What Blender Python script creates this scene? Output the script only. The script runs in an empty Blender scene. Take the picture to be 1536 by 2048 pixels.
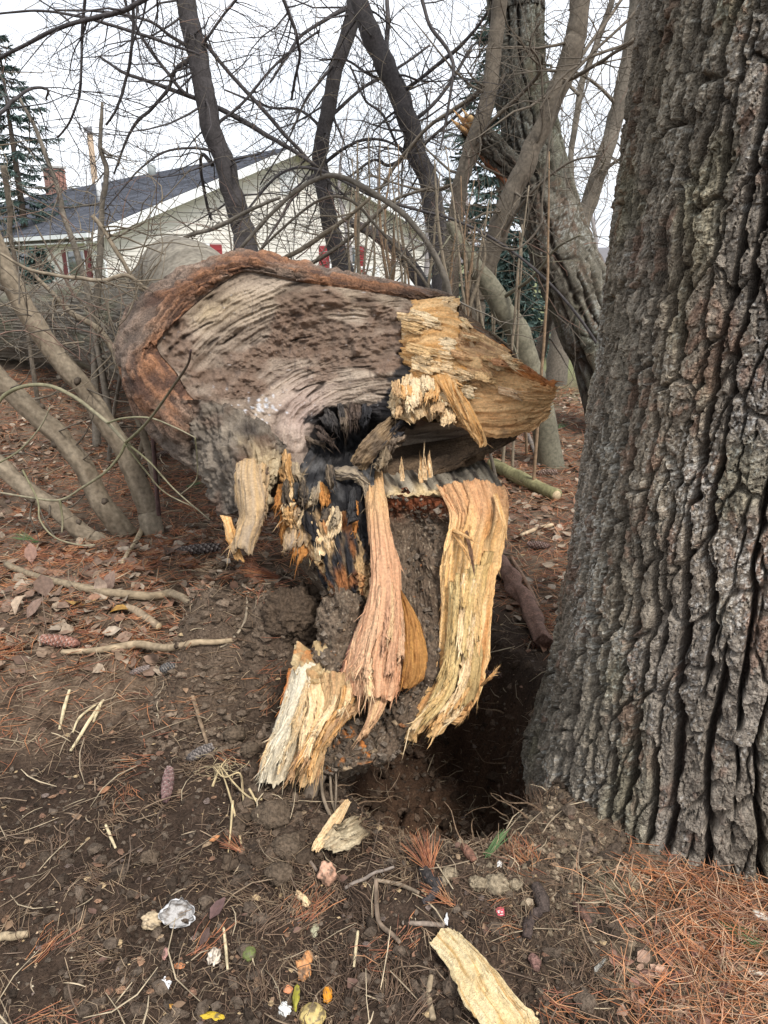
import bpy, math, random
import numpy as np
from mathutils import Vector, Matrix

random.seed(7)
RNG = np.random.default_rng(11)
SC = bpy.context.scene
COL = SC.collection

# ---------------------------------------------------------------- camera, sky, sun, exposure
CAM_H, PITCH, FPX = 1.5, math.radians(18.7), 1490.0
cam_d = bpy.data.cameras.new('camera')
cam_d.sensor_fit = 'VERTICAL'; cam_d.sensor_height = 36.0
cam_d.lens = 36.0 * FPX / 2048.0
cam_d.clip_start = 0.05; cam_d.clip_end = 3000.0
cam = bpy.data.objects.new('camera', cam_d); COL.objects.link(cam)
cam.location = (0, 0, CAM_H); cam.rotation_euler = (math.pi/2 - PITCH, 0, 0)
SC.camera = cam

SUN_EL, SUN_AZ = math.radians(52), math.radians(150)     # azimuth clockwise from +Y
world = bpy.data.worlds.new('World'); SC.world = world; world.use_nodes = True
nt = world.node_tree; nt.nodes.clear()
wo = nt.nodes.new('ShaderNodeOutputWorld'); bg = nt.nodes.new('ShaderNodeBackground')
sky = nt.nodes.new('ShaderNodeTexSky'); sky.sky_type = 'NISHITA'; sky.sun_disc = False
sky.sun_elevation = SUN_EL; sky.sun_rotation = SUN_AZ; sky.dust_density = 3.0
tc = nt.nodes.new('ShaderNodeTexCoord'); nz = nt.nodes.new('ShaderNodeTexNoise')
nz.inputs['Scale'].default_value = 2.2; nz.inputs['Detail'].default_value = 5
mp = nt.nodes.new('ShaderNodeMapping'); mp.inputs['Scale'].default_value = (1, 1, 2.6)
rp = nt.nodes.new('ShaderNodeValToRGB')
rp.color_ramp.elements[0].position = 0.32; rp.color_ramp.elements[0].color = (0.52, 0.565, 0.63, 1)
rp.color_ramp.elements[1].position = 0.62; rp.color_ramp.elements[1].color = (0.79, 0.81, 0.845, 1)
sc_ = nt.nodes.new('ShaderNodeVectorMath'); sc_.operation = 'SCALE'; sc_.inputs['Scale'].default_value = 8.3
mx = nt.nodes.new('ShaderNodeMix'); mx.data_type = 'RGBA'; mx.inputs[0].default_value = 0.9
L = nt.links.new
L(tc.outputs['Generated'], mp.inputs['Vector']); L(mp.outputs['Vector'], nz.inputs['Vector'])
L(nz.outputs['Fac'], rp.inputs['Fac']); L(rp.outputs['Color'], sc_.inputs[0])
L(sky.outputs['Color'], mx.inputs[6]); L(sc_.outputs['Vector'], mx.inputs[7])
L(mx.outputs[2], bg.inputs['Color']); bg.inputs['Strength'].default_value = 0.10
L(bg.outputs['Background'], wo.inputs['Surface'])

sun_d = bpy.data.lights.new('sun', 'SUN'); sun_d.energy = 1.5; sun_d.angle = math.radians(11)
sun_d.color = (1.0, 0.965, 0.92)
sun = bpy.data.objects.new('sun', sun_d); COL.objects.link(sun)
sv = Vector((math.sin(SUN_AZ)*math.cos(SUN_EL), math.cos(SUN_AZ)*math.cos(SUN_EL), math.sin(SUN_EL)))
sun.rotation_euler = sv.to_track_quat('Z', 'Y').to_euler()
SC.view_settings.view_transform = 'Standard'; SC.view_settings.look = 'None'
SC.view_settings.exposure = 1.22; SC.view_settings.gamma = 1.0
SC.view_settings.use_curve_mapping = False
SC.cycles.max_bounces = 5; SC.cycles.diffuse_bounces = 3; SC.cycles.glossy_bounces = 2
SC.cycles.use_denoising = True

# ---------------------------------------------------------------- helpers: places
CP, SP = math.cos(PITCH), math.sin(PITCH)
def W(px, py, d):
    """the point of the world seen at pixel (px,py) of the 1536x2048 photo, d metres ahead"""
    px = np.asarray(px, float); py = np.asarray(py, float); d = np.asarray(d, float)
    up = (1024-py)/FPX; k = d/(up*SP+CP)
    return np.stack(np.broadcast_arrays((px-768)/FPX*k, d, CAM_H+(up*CP-SP)*k), -1)
def PROJ(P):
    P = np.asarray(P, float); x = P[..., 0]; y = P[..., 1]; z = P[..., 2]-CAM_H
    dep = y*CP - z*SP; up = y*SP + z*CP
    return 768+FPX*x/dep, 1024-FPX*up/dep

# ---------------------------------------------------------------- helpers: noise
def _h(ix, iy, seed):
    n = (ix.astype(np.int64)*374761393 + iy.astype(np.int64)*668265263 + seed*974634721) & 0xffffffff
    n = ((n ^ (n >> 13))*1274126177) & 0xffffffff
    n = ((n ^ (n >> 15))*2246822519) & 0xffffffff
    return ((n ^ (n >> 16)) & 0xffffff)/16777216.0
def noise2(x, y, seed=0):
    x = np.asarray(x, float); y = np.asarray(y, float)
    x, y = np.broadcast_arrays(x, y)
    ix = np.floor(x); iy = np.floor(y); fx = x-ix; fy = y-iy
    ix = ix.astype(np.int64); iy = iy.astype(np.int64)
    ux = fx*fx*(3-2*fx); uy = fy*fy*(3-2*fy)
    a = _h(ix, iy, seed); b = _h(ix+1, iy, seed); c = _h(ix, iy+1, seed); e = _h(ix+1, iy+1, seed)
    return (a+(b-a)*ux+(c-a)*uy+(a-b-c+e)*ux*uy)*2-1
def fbm(x, y, o=4, seed=0, g=0.5):
    s = 0; a = 1.0; n = 0
    for i in range(o):
        s = s+a*noise2(np.asarray(x)*2**i+i*17.3, np.asarray(y)*2**i-i*9.1, seed+i); n += a; a *= g
    return s/n
def noise3(p, seed=0):
    iz = np.floor(p[..., 2]); f = p[..., 2]-iz; iz = iz.astype(np.int64); f = f*f*(3-2*f)
    a = noise2(p[..., 0], p[..., 1], seed+iz*13); b = noise2(p[..., 0], p[..., 1], seed+(iz+1)*13)
    return a+(b-a)*f
def fbm3(p, o=3, seed=0):
    s = 0; a = 1.0; n = 0
    for i in range(o):
        s = s+a*noise3(p*2**i, seed+i*7); n += a; a *= .5
    return s/n
def worley(x, y, seed=0, jit=0.9, vec=False):
    x, y = np.broadcast_arrays(np.asarray(x, float), np.asarray(y, float))
    ix = np.floor(x).astype(np.int64); iy = np.floor(y).astype(np.int64)
    f1 = np.full(x.shape, 9.0); f2 = np.full(x.shape, 9.0); cid = np.zeros(x.shape); vx = np.zeros(x.shape); vy = np.zeros(x.shape)
    for dx in (-1, 0, 1):
        for dy in (-1, 0, 1):
            cx = ix+dx; cy = iy+dy
            h1 = _h(cx, cy, seed); h2 = _h(cx, cy, seed+101)
            px = cx+0.5+(h1-0.5)*jit; py = cy+0.5+(h2-0.5)*jit
            d = np.hypot(px-x, py-y); new = d < f1
            f2 = np.where(new, f1, np.minimum(f2, d)); f1 = np.where(new, d, f1)
            cid = np.where(new, _h(cx, cy, seed+202), cid)
            if vec: vx = np.where(new, x-px, vx); vy = np.where(new, y-py, vy)
    return (f1, f2, cid, vx, vy) if vec else (f1, f2, cid)
def sst(a, b, x):
    t = np.clip((np.asarray(x, float)-a)/(b-a), 0, 1); return t*t*(3-2*t)
def lerp(a, b, t):
    t = np.asarray(t)[..., None] if np.ndim(t) else t
    return np.asarray(a)*(1-t)+np.asarray(b)*t

# ---------------------------------------------------------------- helpers: meshes
class MB:
    """collects triangles and quads with a colour per vertex"""
    def __init__(s): s.v = []; s.q = []; s.t = []; s.c = []; s.n = 0
    def add(s, v, q=None, t=None, c=(.5, .5, .5)):
        v = np.asarray(v, float).reshape(-1, 3)
        c = np.asarray(c, float)
        if c.ndim == 1: c = np.tile(c, (len(v), 1))
        s.v.append(v); s.c.append(c.reshape(-1, 3))
        if q is not None and len(q): s.q.append(np.asarray(q, np.int64)+s.n)
        if t is not None and len(t): s.t.append(np.asarray(t, np.int64)+s.n)
        s.n += len(v)
    def mesh(s, name, mat, smooth=True):
        v = np.concatenate(s.v); c = np.concatenate(s.c)
        q = np.concatenate(s.q) if s.q else np.zeros((0, 4), np.int64)
        t = np.concatenate(s.t) if s.t else np.zeros((0, 3), np.int64)
        me = bpy.data.meshes.new(name)
        me.vertices.add(len(v)); me.vertices.foreach_set('co', v.astype(np.float32).ravel())
        nl = len(q)*4+len(t)*3
        me.loops.add(nl); me.loops.foreach_set('vertex_index', np.concatenate([q.ravel(), t.ravel()]).astype(np.int32))
        me.polygons.add(len(q)+len(t))
        st = np.concatenate([np.arange(len(q))*4, len(q)*4+np.arange(len(t))*3]).astype(np.int32)
        me.polygons.foreach_set('loop_start', st)
        me.polygons.foreach_set('use_smooth', np.full(len(q)+len(t), smooth))
        me.update(calc_edges=True)
        ca = me.color_attributes.new('Col', 'FLOAT_COLOR', 'POINT')
        ca.data.foreach_set('color', np.concatenate([np.clip(c, 0, 1), np.ones((len(c), 1))], 1).astype(np.float32).ravel())
        me.materials.append(mat)
        return me
    def build(s, name, mat, parent=None, smooth=True):
        o = bpy.data.objects.new(name, s.mesh(name, mat, smooth)); COL.objects.link(o)
        if parent is not None: o.parent = parent
        return o
    def box(s, lo, hi, c, M=None):
        x0, y0, z0 = lo; x1, y1, z1 = hi
        v = np.array([(x0, y0, z0), (x1, y0, z0), (x1, y1, z0), (x0, y1, z0), (x0, y0, z1), (x1, y0, z1), (x1, y1, z1), (x0, y1, z1)], float)
        if M is not None: v = M(v)
        s.add(v, [(0, 3, 2, 1), (4, 5, 6, 7), (0, 1, 5, 4), (1, 2, 6, 5), (2, 3, 7, 6), (3, 0, 4, 7)], None, c)
    def prism(s, poly, off, c):
        """a flat outline given thickness by the vector off"""
        p = np.asarray(poly, float); n = len(p); v = np.concatenate([p, p+np.asarray(off)])
        q = [(i, (i+1) % n, (i+1) % n+n, i+n) for i in range(n)]
        t = [(0, i, i+1) for i in range(1, n-1)]+[(n, n+i+1, n+i) for i in range(1, n-1)]
        s.add(v, q, t, c)

def grid_faces(nr, nc, wrap=False):
    i = np.arange(nr-1)[:, None]; j = np.arange(nc if wrap else nc-1)[None, :]
    a = i*nc+j; b = i*nc+(j+1) % nc
    return np.stack([a, b, b+nc, a+nc], -1).reshape(-1, 4)
def catmull(P, n):
    """resample control points P (k,...) to n along axis 0 with a Catmull-Rom spline"""
    P = np.asarray(P, float); k = len(P)
    if k == 2:
        t = np.linspace(0, 1, n).reshape((-1,)+(1,)*(P.ndim-1)); return P[0]*(1-t)+P[1]*t
    return catmull_at(P, np.linspace(0, k-1, n))
def catmull_at(P, u):
    P = np.asarray(P, float); k = len(P); u = np.clip(u, 0, k-1)
    i = np.minimum(np.floor(u).astype(int), k-2); f = (u-i).reshape((-1,)+(1,)*(P.ndim-1))
    Q = np.concatenate([[2*P[0]-P[1]], P, [2*P[-1]-P[-2]]])
    a, b, c, d = Q[i], Q[i+1], Q[i+2], Q[i+3]
    return .5*((2*b)+(-a+c)*f+(2*a-5*b+4*c-d)*f*f+(-a+3*b-3*c+d)*f**3)
def unit(v): return v/np.maximum(np.linalg.norm(v, axis=-1, keepdims=True), 1e-9)
def frames(P):
    T = unit(np.gradient(P, axis=0)); ref = np.array([.3, -.9, .31]) if abs(T[:, 2]).mean() > .7 else np.array([.13, .2, .97])
    N = unit(np.cross(T, ref)); return T, N, np.cross(T, N)
def tube(mb, P, R, sides=6, c=(.2, .17, .12), cap=True, wob=0.0, seed=0):
    P = np.asarray(P, float); n = len(P); R = np.broadcast_to(np.asarray(R, float), (n,))
    T, N, B = frames(P); a = np.arange(sides)*2*np.pi/sides
    rr = R[:, None]*np.ones(sides)[None]
    if wob:
        s = np.concatenate([[0], np.cumsum(np.linalg.norm(np.diff(P, axis=0), axis=1))])
        rr = rr*(1+wob*noise2(s[:, None]*9+seed, np.cos(a)[None]*1.3+np.sin(a)[None]*2.1, seed))
    v = P[:, None]+rr[..., None]*(np.cos(a)[None, :, None]*N[:, None]+np.sin(a)[None, :, None]*B[:, None])
    c = np.asarray(c, float)
    if c.ndim == 2: c = np.repeat(c, sides, 0)
    elif wob: c = c[None]*(1+.35*noise2(np.repeat(np.arange(n)*.9, sides), np.tile(np.cos(a)*2+np.sin(a)*3, n), seed+3))[:, None]
    q = grid_faces(n, sides, True); t = None
    if cap:
        t = [(0, i+1, i) for i in range(1, sides-1)]+[((n-1)*sides, (n-1)*sides+i, (n-1)*sides+i+1) for i in range(1, sides-1)]
    mb.add(v, q, t, c)

# ---------------------------------------------------------------- helpers: materials and tags
def mat_col(name, rough=.9, nscale=60, var=.35, bump=.5, bdist=.004, spec=.25, bscale=None, stretch=(1, 1, 1)):
    m = bpy.data.materials.new(name); m.use_nodes = True
    n = m.node_tree.nodes; l = m.node_tree.links.new
    b = n['Principled BSDF']; b.inputs['Roughness'].default_value = rough; b.inputs['Specular IOR Level'].default_value = spec
    at = n.new('ShaderNodeAttribute'); at.attribute_name = 'Col'
    t = n.new('ShaderNodeTexCoord'); mpn = n.new('ShaderNodeMapping'); mpn.inputs['Scale'].default_value = stretch
    no = n.new('ShaderNodeTexNoise'); no.inputs['Scale'].default_value = nscale; no.inputs['Detail'].default_value = 4
    mr = n.new('ShaderNodeMapRange'); mr.inputs[1].default_value = .3; mr.inputs[2].default_value = .7
    mr.inputs[3].default_value = 1-var; mr.inputs[4].default_value = 1+var
    sm = n.new('ShaderNodeVectorMath'); sm.operation = 'SCALE'
    l(t.outputs['Object'], mpn.inputs['Vector']); l(mpn.outputs['Vector'], no.inputs['Vector'])
    l(no.outputs['Fac'], mr.inputs[0]); l(at.outputs['Color'], sm.inputs[0]); l(mr.outputs[0], sm.inputs['Scale'])
    l(sm.outputs['Vector'], b.inputs['Base Color'])
    if bump:
        n2 = n.new('ShaderNodeTexNoise'); n2.inputs['Scale'].default_value = bscale or nscale*2; n2.inputs['Detail'].default_value = 3
        l(mpn.outputs['Vector'], n2.inputs['Vector'])
        bp = n.new('ShaderNodeBump'); bp.inputs['Strength'].default_value = bump; bp.inputs['Distance'].default_value = bdist
        l(n2.outputs['Fac'], bp.inputs['Height']); l(bp.outputs['Normal'], b.inputs['Normal'])
    return m
M_BARK = mat_col('pine_bark', .85, 130, .45, 1.0, .008, .3, 210)
M_WOOD = mat_col('torn_wood', .75, 130, .22, .9, .005, .25, 320)
M_SOIL = mat_col('soil', .95, 120, .45, 1.0, .006, .15)
M_STEM = mat_col('smooth_bark', .85, 45, .3, .5, .003, .2)
M_TWIG = mat_col('twig_bark', .85, 30, .25, 0, .0, .2)
M_NEEDLE = mat_col('dry_needles', .7, 20, .3, 0, 0, .3)
M_LEAF = mat_col('dead_leaves', .7, 60, .3, .4, .002, .3)
M_PAINT = mat_col('painted_boards', .6, 3, .06, .1, .002, .3)
M_ROOF = mat_col('asphalt_shingles', .9, 9, .3, .4, .01, .2)
M_SCRAP = mat_col('kitchen_scrap', .55, 70, .2, .5, .003, .35)
M_GREEN = mat_col('evergreen_needles', .8, 3, .3, 0, 0, .2)
def mat_glass():
    m = bpy.data.materials.new('window_glass'); m.use_nodes = True
    b = m.node_tree.nodes['Principled BSDF']; b.inputs['Base Color'].default_value = (.05, .065, .075, 1)
    b.inputs['Roughness'].default_value = .06; b.inputs['Specular IOR Level'].default_value = .8
    return m
M_GLASS = mat_glass()

def tag(o, label, cat, group=None):
    o['label'] = label; o['category'] = cat
    if group: o['group'] = group
    return o
def structure(o): o['kind'] = 'structure'; return o
def stuff(o, label=None, cat=None):
    o['kind'] = 'stuff'
    if label: o['label'] = label; o['category'] = cat
    return o
def empty(name, loc, label, cat, group=None):
    o = bpy.data.objects.new(name, None); COL.objects.link(o); o.empty_display_size = .1
    o.location = tuple(float(a) for a in loc); return tag(o, label, cat, group)
def part(mb, name, mat, root, smooth=True):
    """link mb as a part of root; the vertices are in world space"""
    loc = np.array(root.location) if root.parent is None else np.array(root.parent.location)+np.array(root.location)
    mb.v = [a-loc for a in mb.v]
    o = mb.build(name, mat, root, smooth)
    if name in ('torn_fibres', 'clinging_crumbs', 'twigs', 'crown', 'branches', 'scales', 'needle_tuft', 'hair_roots', 'shingles'): o['kind'] = 'stuff'
    return o
# ================================================================ GROUND
TR_X, TR_Y = 1.10, 2.03            # axis of the big standing trunk
def H0(x, y):
    x = np.asarray(x, float); y = np.asarray(y, float)
    z = .03*fbm(x*.9, y*.9, 3, 5)
    z = z+.16*np.exp(-(((x+1.0)/.9)**2+((y-2.9)/.75)**2))                   # low bank on the left
    w = .05*fbm(x*5, y*5, 3, 71)
    blk = sst(-.80, -.62, x+w)*(1-sst(-.36, -.2, x+w))*sst(2.08, 2.30, y+w)*(1-sst(2.75, 3.3, y))
    z = z+.34*blk+blk*.05*fbm(x*13, y*13, 3, 73)                                                             # earth lifted beside the roots
    z = z-.38*np.exp(-(((x+.42)/.36)**2+((y-3.05)/.34)**2))                # hollow under the log
    z = z+.32*sst(4.5, 9, y)*(1-sst(-1.2, .6, x))                           # ground rises to the back left
    rt = np.hypot(x-TR_X, y-TR_Y)
    z = z+.035*np.exp(-((rt-.62)/.22)**2)*(y < 3)                             # earth heaped round the trunk
    z = z+.05*np.exp(-(((x-.28)/.2)**2+((y-1.5)/.16)**2))
    e = np.hypot((x-.16+.12*(y-2.2))/.43, (y-2.34)/.74)+.12*fbm(x*4, y*4, 3, 9)
    z = z-.56*(1-sst(.45, 1.05, e))                                          # the hole the roots tore open
    z = z+(1-sst(.5, 1.0, e))*(.07*fbm(x*8, y*8, 3, 75)+.05*fbm(x*20, y*20, 3, 76))
    z = z+.05*np.exp(-(((x+.28)/.13)**2+((y-1.72)/.12)**2))
    return z-.10*sst(12, 30, y)
def soilness(x, y):
    """1 on bare dug soil, 0 on needle litter"""
    n = .25*fbm(x*2.3, y*2.3, 3, 21)
    a = (1-sst(1.95, 2.5, y+n*1.4-.25*(x+.6)))*(1-sst(.42, .66, x+n))
    e = np.hypot((x-.16)/.55, (y-2.3)/.85)
    return np.clip(np.maximum(a, 1-sst(.9, 1.15, e+n*.4)), 0, 1)
def H(x, y):
    x = np.asarray(x, float); y = np.asarray(y, float)
    z = H0(x, y); s = soilness(x, y); near = 1-sst(5, 9, np.hypot(x, y))
    f1, f2, _ = worley(x*22, y*22, 3)
    g1, _, _ = worley(x*55+9, y*55, 4)
    z = z+near*(.022*fbm(x*9, y*9, 4, 33)*(.45+.75*s)+(.25+.75*s)*(.022*(.6-f1)*(fbm(x*7, y*7, 2, 35)*.5+.7)+.010*(.6-g1))+.006*fbm(x*60, y*60, 2, 41))
    return z
_GD = np.concatenate([np.arange(.7, 4, .012), 4*1.02**np.arange(0, 130)])
def G(px, py):
    """where the ground is seen at a pixel"""
    ds = _GD
    for it in range(2):
        P = W(px, py, ds); k = np.nonzero(P[:, 2] < H(P[:, 0], P[:, 1]))[0]
        if not len(k): return P[-1]
        i = max(int(k[0]), 1); ds = np.linspace(ds[i-1], ds[i], 24)
    return P[max(int(k[0]), 0)]

def ground_colour(x, y):
    s = soilness(x, y)
    n1 = fbm(x*3, y*3, 4, 51)*.5+.5; n2 = fbm(x*30, y*30, 3, 52)*.5+.5
    soil = lerp((.020, .013, .009), (.085, .057, .040), np.clip(n1*.4+n2*.7-.1, 0, 1))
    duff = lerp((.04, .024, .016), (.22, .155, .105), np.clip(n2*1.5-.25, 0, 1))
    c = lerp(duff, soil, s)
    blk = sst(-.85, -.62, x)*(1-sst(-.3, -.16, x))*sst(2.05, 2.25, y)*(1-sst(2.45, 2.7, y))
    c = lerp(c, lerp((.075, .050, .034), (.155, .115, .082), n2), blk*.9)
    rt = np.hypot(x-TR_X, y-TR_Y)
    c = lerp(c, lerp((.11, .08, .055), (.21, .16, .11), n2), np.clip(np.exp(-((rt-.75)/.22)**2)*(y < 2.2)*.9, 0, 1))
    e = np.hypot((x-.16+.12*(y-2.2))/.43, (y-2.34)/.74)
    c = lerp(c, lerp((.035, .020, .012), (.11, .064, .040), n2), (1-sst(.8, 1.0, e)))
    far = sst(8, 11, y+1.5*fbm(x*.5, y*.5, 2, 61))
    lawn = lerp((.13, .15, .06), (.23, .22, .12), fbm(x*.8, y*.8, 4, 62)*.5+.5)
    return lerp(c, lawn, far)

def make_ground():
    r = [.02, .2, .4, .55]; 
    while r[-1] < 5: r.append(r[-1]*1.007)
    while r[-1] < 12: r.append(r[-1]*1.015)
    while r[-1] < 900: r.append(r[-1]*1.08)
    r = np.array(r)
    a = np.concatenate([np.linspace(-180, -75, 14)[:-1], np.linspace(-75, -40, 40)[:-1], np.linspace(-40, 40, 310), np.linspace(40, 75, 40)[1:], np.linspace(75, 180, 14)[1:]])
    a = np.radians(a)
    X = r[:, None]*np.sin(a)[None]; Y = r[:, None]*np.cos(a)[None]
    Z = H(X, Y)
    mb = MB(); mb.add(np.stack([X, Y, Z], -1), grid_faces(len(r), len(a)), None, ground_colour(X, Y))
    structure(mb.build('ground', M_SOIL))
make_ground()

# ================================================================ BIG STANDING TRUNK
def bark_height(u, v, seed=0, k=1.0):
    """furrowed scaly bark over a surface in metres: relief and colour"""
    u = u/k; v = v/k
    w1 = fbm(u*6, v*2.2, 3, seed+1); w2 = fbm(u*9+40, v*5, 3, seed+2); w3 = noise2(u*45, v*30, seed+3); w4 = noise2(u*110, v*80, seed+4)
    uu = u+.034*w1+.006*w3+.0025*w4; vv = v+.06*w2+.006*w3
    q = (u+.030*fbm(u*3.5, v*2.4, 3, seed+14)+.0045*w3+.0022*w4)/.052; qi = np.floor(q); e = np.full(u.shape, 9.0)
    for j in (-1, 0, 1, 2):
        ln = qi+j; pos = ln+.42*noise2(v*3.2, ln*7.7, seed+15)+.16*noise2(v*13, ln*5.1, seed+17); op = .25*sst(.3, .75, noise2(v*2.6+ln*3, ln*11.3, seed+19)); e = np.minimum(e, np.abs(q-pos)+op)
    f1, f2, cid = worley(uu/.075, vv/.20, seed+4)
    g1, g2, gid, gx, gy = worley(uu/.040+3, vv/.085, seed+5, .95, True)
    s1, s2, sid, sx, sy = worley((uu+.004*w4)/.019+.4*w1, (vv+.004*w3)/.021, seed+6, .95, True)
    t1, t2, tid = worley(u/.0085+w3, v/.010+w4, seed+16)
    fur = sst(.04, .22+.08*noise2(u*9, v*4, seed+18), e+.07*w3+.035*w4)*(1-.45*(1-sst(0, .10, f2-f1)))                       # 0 in the deep furrows
    crack = sst(.0, .07, g2-g1); crack2 = sst(0, .10, s2-s1)
    flakes = .55*gid+.20*gx-.16*gy+.35*(.5*sid+.22*sx-.25*sy)
    h = k*(.043*fur+fur*(.019*flakes+.008*crack+.004*crack2+.0036*tid)+.0035*w3+.0016*fbm(u*160, v*130, 2, seed+9))
    tone = np.clip(.18+.42*sid+.28*gid+.35*fbm(u*70, v*45, 3, seed+10), 0, 1)
    grey = lerp((.075, .060, .047), (.36, .31, .255), tone)
    c = lerp((.060, .042, .033), grey, np.clip(fur*1.05, 0, 1))
    c = lerp(c, c*.55, np.clip((1-crack)*.8*fur, 0, 1))
    rm = sst(.30, .55, fbm(u*16, v*6, 3, seed+11)+.55*(sid-.45)); c = lerp(c, lerp((.12, .062, .042), (.22, .125, .088), sid), np.clip(rm*.6*fur, 0, 1))
    li = sst(.28, .45, noise2(u*190, v*190, seed+12)+.8*fbm(u*6, v*4, 2, seed+13)-.22); c = lerp(c, (.46, .44, .41), np.clip(li*.8*fur, 0, 1))
    zone = fbm(u*2.2, v*1.3, 3, seed+21); c = lerp(c, c*np.array((1.22, 1.18, 1.12)), sst(.05, .4, zone)); c = lerp(c, c*np.array((.72, .70, .66)), sst(.05, .4, -zone))
    mz = sst(.15, .45, fbm(u*5+9, v*2.5, 3, seed+22)); c = lerp(c, c*np.array((.95, 1.02, .80)), mz*.45)
    return h, c
def make_big_trunk():
    root = empty('pine_tree', (TR_X, TR_Y, 0), 'massive standing pine trunk with deeply furrowed grey bark at the right', 'tree')
    th = np.radians(np.concatenate([np.linspace(-290, -202, 24)[:-1], np.linspace(-202, -88, 330), np.linspace(-88, -55, 44)[1:], np.linspace(-55, 0, 40)[1:], np.linspace(0, 70, 14)[1:]]))
    z = np.concatenate([np.linspace(-.12, 2.15, 520), np.linspace(2.15, 8, 40)[1:]])
    Z, T = np.meshgrid(z, th, indexing='ij')
    rad = .475+.06*np.exp(-np.maximum(Z, -.2)/1.4)+.085*np.exp(-np.maximum(Z+.05, 0)/.30)-.012*np.maximum(Z-2, 0)
    fl = .45*np.cos(5*T+1.1)+.35*np.cos(3*T-.6)
    rad = rad*(1+.055*np.exp(-np.maximum(Z, 0)/.35)*fl+.018*np.cos(4*T+Z*.7))
    rad = rad-.05*sst(-2.6, -3.4, T)*0
    u = T*.58+.05*Z; 
    h, c = bark_height(u+.035*np.sin(Z*1.7), Z, 300)
    # two old knots that swirl the bark
    for (kt, kz, kr) in ((-1.78, .42, .07), (-1.55, 1.55, .05)):
        d = np.hypot((T-kt)*.58, (Z-kz)*.8)
        h = h+.022*np.exp(-((d-kr*.75)/.022)**2)-.02*np.exp(-(d/(kr*.4))**2)
    # greenish tint, plus the shade of the left flank painted in as darkening
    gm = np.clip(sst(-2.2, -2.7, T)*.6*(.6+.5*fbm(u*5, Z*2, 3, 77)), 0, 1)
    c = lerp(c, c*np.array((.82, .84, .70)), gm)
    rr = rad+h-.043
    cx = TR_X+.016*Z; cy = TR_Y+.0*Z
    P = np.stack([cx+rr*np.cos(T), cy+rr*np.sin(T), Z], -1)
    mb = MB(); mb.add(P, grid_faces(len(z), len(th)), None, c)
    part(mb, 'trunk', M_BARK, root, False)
make_big_trunk()
# ================================================================ FALLEN TREE: torn butt, roots and log
def D0(x, y):
    y = np.asarray(y, float); x = np.asarray(x, float)
    up = 2.45+(945-y)/400*.55; dn = 2.45-(y-945)/615*.65
    return np.where(y < 945, up, dn)-.10*(x-600)/400*(y < 1e9)
STUMP = empty('fallen_tree', (-.3, 2.8, .2), 'huge fallen tree with its torn hollow butt and splintered roots facing out of the hole', 'fallen tree')
SLOC = np.array(STUMP.location)
FIB = MB()
def fibre_hairs(P, N, c, n, seed):
    """fine torn fibres standing off a slab, most of them at its broken end and edges"""
    r = np.random.default_rng(seed); ns, nt_ = P.shape[:2]; ds = unit(np.gradient(P, axis=0)); dt = unit(np.gradient(P, axis=1))
    i = np.clip((1-np.abs(r.normal(size=n))*.28)*(ns-1), 1, ns-1).astype(int); j = r.integers(0, nt_, n); ed = r.uniform(size=n) < .25
    i = np.where(ed, r.integers(2, ns-1, n), i); j = np.where(ed, np.where(r.uniform(size=n) < .5, r.integers(0, max(2, nt_//10), n), nt_-1-r.integers(0, max(2, nt_//10), n)), j)
    L_ = r.uniform(.012, .05, (n, 1))*(1+(r.uniform(size=(n, 1)) < .12)); D = unit(ds[i, j]+N[i, j]*r.uniform(-.02, .20, (n, 1))+dt[i, j]*r.normal(size=(n, 1))*.05)
    b = P[i, j]-D*.006; m = b+D*L_*.55; t = b+D*L_+N[i, j]*L_*r.normal(size=(n, 1))*.12; R = r.uniform(.0008, .0026, (n, 1)); S1 = dt[i, j]; S2 = N[i, j]
    V = np.stack([b+S1*R, b-S1*R*.6+S2*R, b-S1*R*.6-S2*R, m+S1*R*.7, m-S1*R*.45+S2*R*.7, m-S1*R*.45-S2*R*.7, t], 1); k = (np.arange(n)*7)[:, None]
    q = np.concatenate([k+np.array([a]) for a in ((0, 1, 4, 3), (1, 2, 5, 4), (2, 0, 3, 5))]); tr = np.concatenate([k+np.array([a]) for a in ((3, 4, 6), (4, 5, 6), (5, 3, 6))])
    FIB.add(V.reshape(-1, 3), q, tr, np.repeat(np.clip(c[i, j]*r.uniform(.75, 1.3, (n, 1)), 0, .85), 7, 0))
CLING = MB()
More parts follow.
